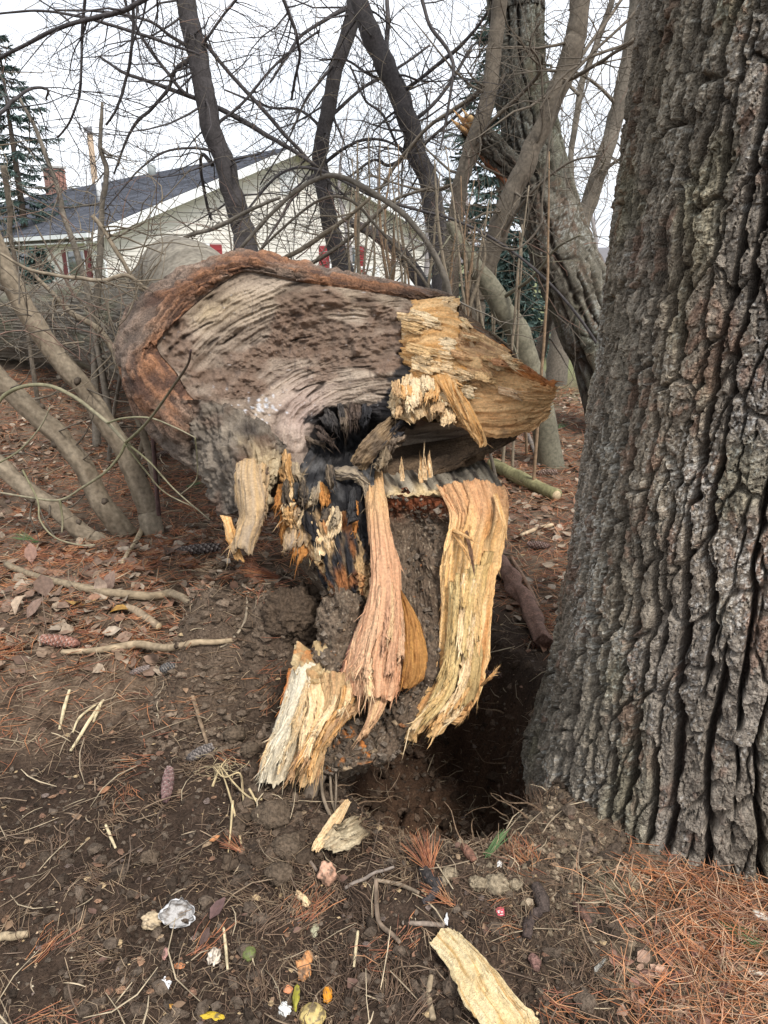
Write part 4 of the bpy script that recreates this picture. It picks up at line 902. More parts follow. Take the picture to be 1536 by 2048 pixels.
def make_fence():
    a = W(755, 560, 20.5); b = W(905, 560, 21.5); root = empty('picket_fence', (a[0], a[1], 0), 'low white picket fence seen through the bare stems behind the stump', 'fence')
    a = np.array([a[0], a[1], 0]); b = np.array([b[0], b[1], 0]); e = unit(b-a); Lf = np.linalg.norm(b-a); n = np.array([e[1], -e[0], 0]); k = 0
    while k*.12 < Lf:
        mb = MB(); p = a+e*k*.12; mb.prism([p, p+e*.095, p+e*.095+(0, 0, .95), p+e*.047+(0, 0, 1.02), p+(0, 0, .95)], n*.02, np.array((.76, .77, .78))*random.uniform(.93, 1.03)); part(mb, 'picket', M_PAINT, root, False); k += 1
    for z in (.25, .75):
        mb = MB(); mb.prism([a+(0, 0, z)-n*.025, b+(0, 0, z)-n*.025, b+(0, 0, z+.08)-n*.025, a+(0, 0, z+.08)-n*.025], n*.022, (.7, .7, .7)); part(mb, 'rail', M_PAINT, root, False)
make_fence()
# utility pole beyond the roof
def make_pole():
    b = W(190, 360, 50.0); root = empty('utility_pole', (b[0], b[1], -.1), 'weathered wooden utility pole rising behind the house roof', 'pole')
    mb = MB(); tube(mb, [(b[0], b[1], -.2), (b[0]-.02, b[1], 4), (b[0], b[1], 9.0)], [.2, .19, .17], 12, (.36, .27, .19), wob=.04); part(mb, 'post', M_STEM, root)
    mb = MB(); mb.box((b[0]-.25, b[1]-.25, 8.75), (b[0]+.25, b[1]-.19, 9.05), (.2, .2, .21)); part(mb, 'bracket', M_PAINT, root, False)
make_pole()

# ================================================================ TREES
def twigs(mb, P, R, rng, n, ln, col, lvl=2, up=.15, thin=.0022, spread=1.0, sides=4):
    """side shoots along the branch P, recursively"""
    P = np.asarray(P, float); T = unit(np.gradient(P, axis=0)); m = len(P)
    for _ in range(n):
        i = int(rng.integers(max(1, int(m*.12)), m)); p = P[i]; t = T[i]
        a = unit(np.cross(t, rng.normal(size=3))); d = unit(t*rng.uniform(.25, .9)+a*spread+np.array([0, 0, up])*rng.uniform(0, 1))
        L_ = ln*rng.uniform(.45, 1.15); k = 7 if lvl > 0 else 5
        r0 = max(min(R[i]*.42, (.0052*lvl+.003)*(thin/.002)**.7), thin*1.2)
        pts = [p]; dd = d.copy(); bend = rng.normal(size=3)*.22
        for j in range(k-1):
            dd = unit(dd+rng.normal(size=3)*.16+bend*.35+np.array([0, 0, up])*.22); pts.append(pts[-1]+dd*L_/(k-1))
        pts = np.array(pts); rr = np.linspace(r0, thin, k)
        tube(mb, pts, rr, sides if lvl > 0 else 3, np.array(col)*rng.uniform(.75, 1.25), cap=False)
        if lvl > 0: twigs(mb, pts, rr, rng, int(rng.integers(1, 5)), ln*.55, col, lvl-1, up, thin, spread, sides)
def px_path(pts, d, dslope=0.0, n=None, jit=1.0):
    P = np.array([W(p[0], p[1], d+dslope*i/(len(pts)-1)) for i, p in enumerate(pts)])
    R = np.array([p[2]*.5*(d+dslope*i/(len(pts)-1))/FPX for i, p in enumerate(pts)])
    n = n or max(6, len(pts)*5)
    Q = catmull(P, n); Rq = np.clip(catmull(R[:, None], n)[:, 0], .0012, None); s_ = np.linspace(0, len(pts)*1.0, n); sd = int(abs(pts[0][0])*7+abs(pts[-1][1]))
    J = np.stack([fbm(s_, k*9.7, 3, sd+k) for k in range(3)], -1)*((Rq*.30+.006)*jit)[:, None]; J[-1] = 0
    return Q+J, Rq*(1+.10*np.clip(noise2(s_*3, 4.4, sd), 0, 1))
def to_ground(P, R, spread=.0):
    """carry the last point of a trunk on down into the ground"""
    p = P[-1]; dv = unit((P[-1]-P[-4])+np.array([0, 0, -.12*np.linalg.norm(P[-1]-P[-4])])); q = [p]; 
    for i in range(60):
        nx = q[-1]+dv*.12
        q.append(nx); dv = unit(dv*.93+np.array([0, 0, -1])*.07)
        if nx[2] < float(H(nx[0], nx[1]))-.08: break
    if q[-1][2] > H(q[-1][0], q[-1][1]): q.append(np.array([q[-1][0], q[-1][1], float(H(q[-1][0], q[-1][1]))-.1]))
    q = np.array(q[1:]); k = len(q)
    return np.concatenate([P, q]), np.concatenate([R, R[-1]*(1+np.linspace(0, .25, k))])
DARK = (.066, .059, .058); TAN = (.215, .175, .125); MIDB = (.135, .112, .086); GREYB = (.16, .138, .11)
def tree(name, label, d, trunk, col, limbs=(), ntw=14, tln=1.0, lvl=2, seed=0, cat='tree', group=None, up=.15, dslope=0, sides=12, thin=.0022, top=None, mat=None, wob=.10, ltw=10):
    rng = np.random.default_rng(seed)
    P, R = px_path(trunk, d, dslope, len(trunk)*7)
    if top:    # carry the stem on above the picture
        v = unit(P[0]-P[3]); ext = np.array([P[0]+v*k+np.array([0, 0, .1*k]) for k in np.linspace(top, top/6, 6)])
        P = np.concatenate([ext, P]); R = np.concatenate([np.linspace(R[0]*.5, R[0]*.95, 6), R])
    vis = len(P)
    P2, R2 = to_ground(P, R)
    b = P2[-1]; root = empty(name, (b[0], b[1], b[2]+.08), label, cat, group)
    mb = MB(); n1 = noise2(np.arange(len(P2))*.7, seed, seed)
    tube(mb, P2, R2, sides, np.array(col)[None]*(1+.18*n1)[:, None], wob=wob, seed=seed); part(mb, 'trunk', mat or M_STEM, root)
    mb = MB()
    twigs(mb, P[:int(vis*.8)], R[:int(vis*.8)], rng, ntw, tln, col, lvl, up, thin)
    for lm in limbs:
        lm = [(a, b, w*.82) for a, b, w in lm]
        Pl, Rl = px_path(lm, d, rng.uniform(-.8, .8), len(lm)*5)
        tube(mb, Pl, Rl, 6, col, wob=.12, seed=seed); twigs(mb, Pl, Rl, rng, ltw, tln*.6, col, max(lvl-1, 0), up, thin)
    if mb.n: part(mb, 'crown', M_TWIG, root)
    return root
tree('deciduous_tree', 'dark leaning tree trunk with a peeled scar, in front of the house gable', 9.0,
     [(372,-10,30),(385,60,34),(400,130,36),(412,190,36),(428,270,36),(447,330,36),(468,400,38),(486,470,42),(500,525,48)], DARK,
     [[(383,117,12),(350,140,9),(335,178,8),(300,222,7),(270,247,7),(250,285,6),(237,325,5),(228,348,4)],
      [(396,198,9),(365,182,8),(338,150,8),(292,88,7),(262,35,6),(245,-10,5)],
      [(635,335,8),(573,292,10),(531,270,11),(469,234,11),(406,203,10),(338,177,9),(250,146,7),(200,113,5)],
      [(405,80,9),(458,146,9),(521,213,9),(562,260,9),(600,300,8),(640,345,7),(700,400,5)],
      [(425,330,10),(405,310,8),(402,340,7),(412,400,7),(422,440,5)],
      [(380,95,8),(340,70,7),(290,40,6),(200,22,5),(110,20,4)],[(390,110,7),(440,40,6),(480,-10,5)],
      [(430,250,7),(490,200,6),(560,120,5),(640,60,4)],[(455,330,7),(420,300,6),(340,300,5),(280,340,4),(210,420,3)]],
     18, 1.3, 2, 21, top=2.0, thin=.0020, ltw=10)
tree('deciduous_tree', 'slim dark trunk splitting near the top, right of the house gable peak', 9.6,
     [(712,-10,30),(690,80,26),(668,160,25),(655,230,25),(645,290,27),(640,340,28),(648,400,30),(665,470,32),(690,545,36)], DARK,
     [[(712,5,12),(650,40,8),(600,75,7),(570,120,6),(540,165,5)],[(655,240,8),(720,180,7),(790,140,6),(860,90,5)],
      [(650,260,8),(600,220,6),(540,215,5),(450,180,4)],[(645,330,8),(700,290,7),(760,280,6),(830,310,5)],
      [(690,90,8),(650,150,6),(610,200,5),(575,280,4),(520,370,3)],[(640,340,8),(590,390,7),(560,440,6),(520,500,4)]],
     18, 1.3, 2, 22, top=1.5, thin=.0020, ltw=10)
tree('deciduous_tree', 'dark crooked tree trunk leaning left in the middle of the thicket', 8.6,
     [(715,-12,26),(735,55,34),(765,120,36),(795,175,36),(815,240,36),(830,290,36),(850,350,36),(868,420,38),(880,500,42)], DARK,
     [[(770,110,12),(775,60,10),(772,-10,9)],[(800,190,9),(850,150,8),(900,110,8),(950,60,7),(985,10,6)],[(795,170,8),(740,150,6),(690,120,5),(640,120,4)],
      [(820,250,9),(870,205,8),(905,160,7),(945,90,6)],[(830,300,9),(780,330,8),(745,320,6),(690,360,5)],[(850,350,8),(800,300,7),(765,230,6),(730,200,5),(700,130,4)],
      [(835,300,8),(880,260,7),(930,215,6),(1000,150,5)]],
     18, 1.2, 2, 23, top=1.5, thin=.0020, ltw=10)
tree('deciduous_tree', 'pale brown slanting trunk crossing in front of the big leaning pine', 6.0,
     [(1165,-10,32),(1152,60,34),(1140,115,35),(1105,210,34),(1060,310,35),(1020,400,37),(990,480,38),(968,550,40),(948,612,42)], MIDB,
     [[(1100,215,9),(1150,130,8),(1200,60,7),(1250,-10,6)],[(1060,310,8),(1085,250,6),(1080,130,5),(1060,90,5),(1080,40,4)],[(1120,170,10),(1190,130,8),(1270,80,7)],
      [(1030,380,8),(1000,420,7),(960,430,6),(900,470,4)],[(985,500,8),(1050,400,7),(1130,330,5),(1200,310,4)]],
     9, .9, 2, 24, top=1.5, thin=.0018, ltw=10)
tree('deciduous_tree', 'thin brown upright trunk just left of the leaning pine', 6.6,
     [(1000,-10,26),(992,60,26),(985,130,27),(970,220,27),(945,300,28),(925,360,28),(912,440,30),(902,520,32)], MIDB,
     [[(985,120,10),(960,180,10),(900,225,9),(850,260,8),(800,320,8),(760,380,7)],[(970,220,9),(1010,150,7),(1040,90,6),(1060,0,5)],[(940,310,8),(980,250,8),(1040,190,9),(1075,150,8),(1085,110,6)],
      [(925,360,7),(870,380,6),(800,370,5),(740,350,4)]],
     9, .9, 2, 25, top=1.5, thin=.0018, ltw=10)
tree('deciduous_tree', 'forked grey trunk rising between the leaning pine and the big trunk', 9.5,
     [(1285,-10,34),(1268,70,30),(1240,200,28),(1218,290,27),(1185,390,29),(1160,450,31),(1142,520,34),(1128,600,36)], GREYB,
     [[(1150,425,18),(1140,350,16),(1148,270,15),(1160,190,15),(1185,110,14),(1210,40,13),(1228,-10,12)],[(1180,395,9),(1220,330,7),(1290,300,5)],[(1160,190,8),(1120,160,6),(1080,190,5)],[(1235,210,9),(1180,160,6),(1120,130,5)]],
     12, 1.1, 2, 26, top=1.2, thin=.0020, ltw=10)
tree('deciduous_tree', 'grey green trunk slanting down to the right behind the torn butt', 5.6,
     [(900,440,16),(930,500,26),(985,575,38),(1020,640,44),(1048,700,46),(1068,760,48)], (.17, .155, .11), [[(1000,600,10),(1060,560,8),(1110,500,6),(1160,470,4)]], 8, .6, 1, 27)
tree('deciduous_tree', 'slim grey stem standing behind the slanting trunk above the green lawn', 7.2,
     [(1080,540,14),(1100,600,16),(1085,680,20),(1062,760,22)], GREYB, [], 6, .6, 1, 28)
tree('deciduous_tree', 'dark limb arching low to the right under the house gable', 7.6,
     [(700,440,12),(740,465,20),(780,490,24),(820,525,26),(850,580,28)], DARK, [], 6, .7, 1, 29)

def make_leaning_pine():
    path = [(1030,-12,80),(1036,60,80),(1040,156,82),(1063,273,90),(1091,391,98),(1126,508,108),(1165,605,116),(1204,690,122)]
    P, R = px_path(path, 7.0, -.2, 150, 0)
    v = unit(P[0]-P[10]); P = np.concatenate([[P[0]+v*3], P]); R = np.concatenate([[R[0]*.8], R])
    P, R = to_ground(P, R); b = P[-1]
    root = empty('leaning_pine', (b[0], b[1], b[2]+.08), 'thick rough barked pine leaning left with a snapped side limb', 'tree')
    def barky(P, R, nm, seed, nn=110, k=1.1):
        T, N, B = frames(P); a = np.linspace(0, 2*np.pi, nn, endpoint=False); s = np.concatenate([[0], np.cumsum(np.linalg.norm(np.diff(P, axis=0), axis=1))])
        S, A = np.meshgrid(s, a, indexing='ij'); h, c = bark_height(A*.24, S, seed, k)
        rr = R[:, None]+.42*h-.02; V = P[:, None]+rr[..., None]*(np.cos(A)[..., None]*N[:, None]+np.sin(A)[..., None]*B[:, None])
        c = c*np.array((.92, 1, 1.0))
        mo = sst(0, .5, V[..., 0]-P[:, None, 0]+.2*fbm(S*2, A, 2, seed))*.5
        c = lerp(c*.62, np.array((.13, .13, .08)), mo*.4)
        mb = MB(); mb.add(V, grid_faces(len(P), nn, True), None, c); return part(mb, nm, M_BARK, root)
    P = catmull(P, 300); R = catmull(R[:, None], 300)[:, 0]
    barky(P, R, 'trunk', 700, 120, 1.7)
    Q, Rq = px_path([(1040,372,44),(1008,330,46),(973,288,44),(940,256,40)], 6.85, -.15, 60); lb = barky(Q, Rq, 'broken_limb', 710, 70, 1.2)
    for i in range(7):
        p = Q[-1]; mb = MB(); o = RNG.normal(size=3)*.03; dv = unit(Q[-1]-Q[-12])+RNG.normal(size=3)*.15
        tube(mb, [p+o-dv*.05, p+o+dv*.04, p+o+dv*RNG.uniform(.07, .15)], [.026, .02, .002], 5, lerp((.52, .27, .10), (.60, .42, .22), RNG.uniform())); part(mb, 'splinter', M_WOOD, root)
    for i in range(4):
        p = W(955+i*16, 300+i*16, 6.72); mb = MB(); tube(mb, [p, p+np.array([.05, 0, -.06]), p+np.array([.11, .01, -.15])], [.018, .022, .004], 5, (.34, .15, .08)); part(mb, 'bark_flake', M_BARK, root)
make_leaning_pine()

# arching and crossing boughs of the thicket, each a stem of its own
ARCH = [
 ('long grey bough arching over the torn butt and down to its right', 4.6, [(478,500,8),(540,430,9),(600,375,10),(660,352,11),(720,370,13),(790,415,14),(850,480,15),(885,545,16),(902,600,17)], GREYB),
 ('thin bough arching low just under the longer arch', 5.0, [(500,520,5),(560,460,6),(640,400,7),(700,400,7),(760,460,7),(830,540,8),(870,600,8)], MIDB),
 ('straight grey stem slanting from the second trunk up to the gable', 4.4, [(560,395,7),(500,420,9),(430,455,10),(370,475,10),(330,520,9)], GREYB),
 ('pale bough slanting up from the log towards the lattice', 4.8, [(740,395,8),(690,440,10),(640,475,12),(580,510,12),(540,535,12)], TAN),
 ('brown bough crossing behind the top of the butt', 5.2, [(860,375,6),(790,400,8),(720,460,9),(650,510,10),(600,540,10)], MIDB),
 ('dark thin bough sagging across the gable wall', 5.6, [(470,450,6),(560,350,6),(640,340,7),(740,390,8),(800,410,8),(880,430,6)], DARK),
]
for i, (lab, d, pts, col) in enumerate(ARCH):
    rng = np.random.default_rng(800+i); P, R = px_path([(a_, b_, w_*.78) for a_, b_, w_ in pts], d, rng.uniform(-.3, .5), 40)
    P2, R2 = to_ground(P, R); b = P2[-1]
    root = empty('arching_bough', (b[0], b[1], b[2]+.08), lab, 'branch', 'boughs of the thicket behind the stump'); mb = MB(); tube(mb, P2, R2, 8, col, wob=.1, seed=i); part(mb, 'stem', M_STEM, root)
    mb = MB(); twigs(mb, P, R, rng, 9, .5, col, 1, .1, .0014); part(mb, 'twigs', M_TWIG, root)
# straight tan shoots
rng = np.random.default_rng(31)
for i in range(34):
    x = rng.uniform(690, 960) if i < 26 else rng.uniform(940, 1120); d = rng.uniform(4.6, 6.4); y1 = rng.uniform(560, 610) if i < 26 else rng.uniform(640, 740); y0 = rng.uniform(260, 470); lean = rng.uniform(-45, 45); bow = rng.uniform(-14, 14)
    w = rng.uniform(4, 8); P, R = px_path([(x+lean, y0, w*.35), (x+lean*.5+bow, (y0+y1)/2, w*.75), (x, y1, w)], d, 0, 16)
    P2, R2 = to_ground(P, R); b = P2[-1]; col = np.array(TAN if i % 3 else (.25, .17, .105))*rng.uniform(.8, 1.2)
    root = empty('straight_shoot', (b[0], b[1], b[2]+.08), 'thin straight tan shoot in the thicket behind the torn butt', 'shoot', 'tan shoots of the thicket')
    mb = MB(); tube(mb, P2, R2, 5, col); part(mb, 'stem', M_STEM, root)
    if i % 2:
        mb = MB(); twigs(mb, P, R, rng, 5, .3, col, 0, .25, .0014); part(mb, 'twigs', M_TWIG, root)
# shrub stems in front of the log on the left
LEFT = [
 ('tall grey shrub stem with a bent top standing before the dark roof', 5.6, [(205,205,5),(200,290,8),(215,345,9),(205,420,10),(200,500,12),(195,580,13)], GREYB),
 ('thin grey shrub stem leaning left in front of the porch', 5.8, [(40,195,5),(75,270,7),(110,360,9),(130,440,10),(160,530,12),(178,600,12)], GREYB),
 ('long pale stem slanting down across the fallen log', 5.0, [(60,540,6),(110,590,9),(150,630,11),(195,660,12),(225,700,13),(250,760,14)], TAN),
 ('dark thin stem rising at the far left edge of the log', 6.2, [(5,330,10),(18,400,10),(20,460,9),(35,540,8),(48,620,8)], MIDB),
 ('thin dark stem forking in front of the log near its bark rim', 5.2, [(70,450,3),(120,540,4),(160,600,5),(200,650,5),(240,720,6),(262,790,6)], MIDB),
 ('stem with a broken tan tip slanting over the second stem of the log', 3.6, [(185,430,8),(210,465,9),(245,520,8),(275,570,8),(292,580,6)], TAN),
 ('thin tan stem crossing low over the fallen log', 3.0, [(0,505,5),(60,540,6),(130,555,7),(200,560,8),(250,550,7),(296,578,6)], TAN),
]
for i, (lab, d, pts, col) in enumerate(LEFT):
    rng = np.random.default_rng(840+i); P, R = px_path(pts, d, rng.uniform(-.2, .2), 40)
    if i < 5: P2, R2 = to_ground(P, R)
    else: P2, R2 = P, R
    b = P2[-1]
    root = empty('shrub_stem', (b[0], b[1], b[2]), lab, 'shrub', 'shrub stems before the log'); mb = MB(); tube(mb, P2, R2, 8, col, wob=.1, seed=i); part(mb, 'stem', M_STEM, root)
    mb = MB(); twigs(mb, P, R, rng, 11, .5, np.array(col)*.8, 1, .15, .0016); part(mb, 'twigs', M_TWIG, root)
# long drooping branches entering from above, from a crown out of the picture
DROOP = [
 ('black branch entering from the upper left corner', 6.0, [(330,-25,13),(260,15,11),(190,35,10),(110,60,9),(40,95,8),(-30,130,7)]),
 ('long thin branch hanging down at the upper left', 6.5, [(170,-20,7),(166,60,7),(164,120,6),(160,180,6),(140,240,5),(115,275,4)]),
 ('drooping thin twig hanging left of the scarred trunk', 6.4, [(268,-20,8),(265,60,7),(255,140,7),(235,210,6),(212,250,5)]),
 ('arched dark branch tip at the left edge', 4.0, [(-20,245,9),(20,205,8),(60,178,7),(92,178,6),(94,200,4)]),
 ('thin black branch crossing the sky above the roof', 6.8, [(-20,30,4),(80,20,5),(170,35,6),(220,50,7),(300,75,7),(400,110,5)]),
 ('long bare branch hanging through the middle of the sky', 6.2, [(560,-20,9),(590,60,8),(600,110,7),(590,160,6),(582,200,5)]),
 ('branch hanging down between the slim trunk and the crooked trunk', 6.2, [(840,-20,9),(860,50,8),(900,110,8),(905,160,7),(890,250,5),(880,300,4)]),
 ('thin reddish branch reaching left from behind the big trunk', 4.4, [(1290,70,7),(1220,100,6),(1170,120,6),(1120,160,5),(1080,220,4)]),
 ('twisted thin branch hanging before the leaning pine', 4.0, [(1260,40,6),(1170,120,6),(1110,210,5),(1085,400,5),(1080,450,5),(1030,500,5),(960,470,4)]),
]
for i, (lab, d, pts) in enumerate(DROOP):
    rng = np.random.default_rng(860+i); P, R = px_path([(a_, b_, w_*.8) for a_, b_, w_ in pts], d, rng.uniform(-.6, .6), 40); b = P[0]
    v = unit(P[0]-P[2]); up_ = np.array([P[0]+v*k*.5+np.array([0, 0, .12*k*k]) for k in (4, 3, 2, 1)]); P = np.concatenate([up_, P]); R = np.concatenate([np.full(4, R[0]), R])
    root = empty('hanging_branch', b, lab, 'branch', 'branches hanging in from above'); col = DARK if i < 7 else MIDB; mb = MB(); tube(mb, P, R, 7, col, wob=.1, seed=i); part(mb, 'stem', M_STEM, root)
    mb = MB(); twigs(mb, P, R, rng, 10, .75, col, 2 if i < 7 else 1, -.02 if i < 7 else .1, .0014); part(mb, 'twigs', M_TWIG, root)
# the three smooth stems at the left
SAP = [('smooth tan sapling trunk nearest the torn butt, leaning left', 4.0, [(-30,440,36),(15,550,38),(70,650,38),(125,730,38),(180,795,39),(235,880,40),(272,960,40),(298,1030,44)]),
       ('smooth tan sapling trunk in the middle of the three at left', 3.95, [(-50,700,38),(20,780,40),(90,845,41),(150,915,41),(195,985,42),(240,1052,46)]),
       ('lowest smooth tan sapling trunk leaning far left', 3.9, [(-60,880,30),(10,940,33),(70,990,35),(130,1035,35),(188,1078,38)])]
for i, (lab, d, pts) in enumerate(SAP):
    P, R = px_path(pts, d, 0, 90); P2, R2 = to_ground(P, R); v = unit(P2[0]-P2[4]); ext = [P2[0]+v*k+np.array([0, 0, .05*k*k]) for k in (2.7, 2.0, 1.4, .9, .4)]
    P2 = np.concatenate([ext, P2]); R2 = np.concatenate([R2[0]*np.array([.12, .4, .6, .8, .94]), R2]); b = P2[-1]
    root = empty('sapling', (b[0], b[1], b[2]+.1), lab, 'sapling', 'sapling trunks at the left')
    T, N, B = frames(P2); nn = 28; a = np.linspace(0, 2*np.pi, nn, endpoint=False); s = np.concatenate([[0], np.cumsum(np.linalg.norm(np.diff(P2, axis=0), axis=1))]); S, A = np.meshgrid(s, a, indexing='ij')
    rr = R2[:, None]*(1+.09*fbm(S*4, np.cos(A), 3, i)+.03*fbm(S*18, np.cos(A)*2+np.sin(A), 3, i+4)+.03*np.exp(-((np.mod(S+.1*i, .34)-.17)/.02)**2)); V = P2[:, None]+rr[..., None]*(np.cos(A)[..., None]*N[:, None]+np.sin(A)[..., None]*B[:, None])
    c = lerp((.14, .108, .074), (.30, .245, .175), np.clip(.5+.6*fbm(S*7, np.cos(A)*2+np.sin(A)*1.7, 4, 5+i)+.3*fbm(S*40, np.cos(A)*5, 2, 9+i), 0, 1))
    c = lerp(c, (.07, .055, .045), sst(.55, .75, fbm(S*30, A*2, 3, 15+i))*.5)
    mb = MB(); mb.add(V, grid_faces(len(P2), nn, True), None, c); part(mb, 'trunk', M_STEM, root)
    for k in range(5):
        q = int(20+k*15); mb = MB(); ph = k*2.4+i; rd = np.cos(ph)*N[q]+np.sin(ph)*B[q]; tube(mb, [P2[q]+rd*R2[q]*.8, P2[q]+rd*R2[q]*1.12+T[q]*-.004, P2[q]+rd*R2[q]*1.22-T[q]*.01], [R2[q]*.45, R2[q]*.3, R2[q]*.1], 8, (.10, .078, .058), wob=.3, seed=k); part(mb, 'knot', M_STEM, root)
    mb = MB(); twigs(mb, P2[10:70], R2[10:70], np.random.default_rng(75+i), 7, .35, MIDB, 1, .25, .0014); twigs(mb, P2[:5], R2[:5], np.random.default_rng(70+i), 9, .6, TAN, 1, .2, .0016); part(mb, 'twigs', M_TWIG, root)
# ================================================================ SPRUCES AND FAR TREES
def spruce(label, x, y, h, r, seed, zb=0):
    rng = np.random.default_rng(seed); root = empty('spruce_tree', (x, y, zb), label, 'tree', 'evergreens behind')
    mb = MB(); tube(mb, [(x, y, zb-.1), (x, y, zb+h*.5), (x, y, zb+h)], [.16, .1, .02], 8, (.09, .07, .055)); part(mb, 'trunk', M_STEM, root)
    mb = MB(); fr = MB()
    z = zb+h*.06
    while z < zb+h*.99:
        k = (z-zb)/h; rad = r*(1-k)**.8*(.75+.5*rng.uniform()); nb = int(7+5*(1-k))
        for j in range(nb):
            a = rng.uniform(0, 6.28); L_ = rad*rng.uniform(.7, 1.15); dv = np.array([math.cos(a), math.sin(a), 0]); s = np.linspace(0, 1, 6)
            P = np.array([x, y, z])+dv*L_*s[:, None]+np.array([0, 0, 1])*(-.28*L_*s+.22*L_*s**2.5)[:, None]
            tube(mb, P, np.linspace(.02, .004, 6), 3, (.08, .065, .05), cap=False)
            m = int(26+40*L_/r)
            t = rng.uniform(.15, 1, m); bp = np.stack([np.interp(t, s, P[:, i]) for i in range(3)], -1)
            sd = np.cross(dv, (0, 0, 1)); off = sd*rng.normal(size=(m, 1))*.5+dv*rng.uniform(.2, .9, (m, 1))+np.array([0, 0, 1])*rng.uniform(-.75, .12, (m, 1))
            ln = rng.uniform(.10, .24, (m, 1))*(.6+.6*h/9); tip = bp+unit(off)*ln; wv = unit(np.cross(off, rng.normal(size=(m, 3))))*ln*.16
            v = np.stack([bp-wv*.4, bp+wv*.4, tip+wv*.5, tip-wv*.5], 1).reshape(-1, 3)
            q = np.arange(m*4).reshape(-1, 4); cc = lerp((.032, .056, .050), (.085, .125, .108), rng.uniform(0, 1, m)); fr.add(v, q, None, np.repeat(cc, 4, 0))  # foliage lightened so distance haze sits in its colour
        z += h*.028+.05
    part(mb, 'branches', M_TWIG, root); o = part(fr, 'crown', M_GREEN, root, False)
p = W(42, 400, 30); spruce('dark blue green spruce at the left edge beyond the house', p[0], p[1], 9.3, 2.9, 41)
p = W(1000, 500, 15); spruce('dark spruce half hidden behind the leaning pine', p[0], p[1], 6.6, 1.7, 42)
p = W(1075, 600, 12); spruce('small dark evergreen low behind the leaning pine', p[0]-.4, p[1], 1.9, .7, 43)
p = W(-60, 520, 12); spruce('small green evergreen shrub beside the porch at far left', W(75, 520, 14)[0], 14, 1.75, .55, 44)
def far_tree(label, px, d, h, seed, col=(.27, .245, .245)):  # bark colour paled and greyed to paint distance haze in
    rng = np.random.default_rng(seed); b = W(px, 520, d); b = np.array([b[0], b[1], 0.]); root = empty('far_tree', b, label, 'tree', 'bare trees far behind')
    P = catmull(b+np.array([(0, 0, -.2), (.1, 0, h*.3), (-.1, .1, h*.6), (.15, 0, h)])*np.array([rng.uniform(.5, 2), 1, 1]), 14); R = np.linspace(.02*h, .01, 14)
    mb = MB(); tube(mb, P, R, 6, col); part(mb, 'trunk', M_STEM, root)
    mb = MB(); twigs(mb, P[3:], R[3:], rng, 16, h*.34, col, 2, .3, .0040*d/20, .8, 3); part(mb, 'crown', M_TWIG, root)
FT = [(235,48,6.5,'pale bare tree far behind the roof beside the utility pole'),(330,52,5.5,'lower bare tree far behind the house ridge'),(620,34,6.5,'hazy bare tree behind the gable peak'),(760,32,7.5,'hazy bare tree behind the crooked trunk'),(850,26,7,'bare tree filling the gap left of the thin brown trunk'),
      (1180,30,6.5,'bare tree far beyond the lawn between the two pines'),(1110,38,8.0,'tall bare tree far behind the leaning pine'),(690,24,6.0,'bare tree just behind the slim dark trunk'),(930,30,8,'bare tree behind the thin brown trunk')]
for i, (px, d, h, lab) in enumerate(FT): far_tree(lab, px, d, h, 900+i)
# wooded hill on the horizon
mb = MB(); xs = np.linspace(-400, 500, 120); hz = 9+4*fbm(xs/90, 0, 4, 950); 
V = np.stack([np.stack([xs, np.full_like(xs, 330.)+20*np.cos(xs/70), np.full_like(xs, -2)], -1), np.stack([xs, 345+20*np.cos(xs/70), hz*.75], -1), np.stack([xs, 380+20*np.cos(xs/70), hz], -1), np.stack([xs, np.full_like(xs, 470.), np.full_like(xs, -2)], -1)])
mb.add(V, grid_faces(4, len(xs)), None, (.17, .16, .165)); structure(mb.build('far_hill', M_TWIG))

# tangled fine brush in front of the log and the house, far too many twigs to count
def brush(label, boxes, seed):
    rng = np.random.default_rng(seed); mb = MB()
    for (x0, x1, y0, y1, d0, d1, n, ln) in boxes:
        for i in range(n):
            d = rng.uniform(d0, d1); p = W(rng.uniform(x0, x1), rng.uniform(y0, y1), d); v = unit(np.array([rng.normal()*.7, rng.normal()*.5, rng.uniform(-.1, 1.1)])); L_ = ln*rng.uniform(.4, 1.3); b = rng.normal(size=3)*.25; P = [p]
            for k in range(7): v = unit(v+rng.normal(size=3)*.13+b*.3+np.array([0, 0, -.03])); P.append(P[-1]+v*L_/7)
            r0 = rng.uniform(.0018, .0042); col = np.array([TAN, GREYB, MIDB, (.20, .13, .10)][int(rng.integers(4))])*rng.uniform(.7, 1.2); R = np.linspace(r0, .0012, 8); tube(mb, P, R, 4, col, cap=False)
            twigs(mb, np.array(P), R, rng, int(rng.integers(1, 4)), L_*.4, col, 0, .15, .0011)
    stuff(mb.build('brush', M_TWIG), label, 'brush')
brush('tangle of fine bare twigs in front of the log and the porch at left', [(-40, 290, 540, 730, 3.3, 5.2, 120, .40), (-40, 330, 400, 560, 3.8, 5.4, 16, .5)], 61)
brush('tangle of fine bare twigs behind the torn butt and before the house', [(430, 960, 400, 560, 4.6, 6.8, 120, .55), (880, 1180, 420, 720, 4.8, 7.0, 55, .6)], 62)
brush('haze of fine bare twigs high against the sky', [(0, 1250, -60, 360, 6.5, 10, 170, 1.1)], 63)
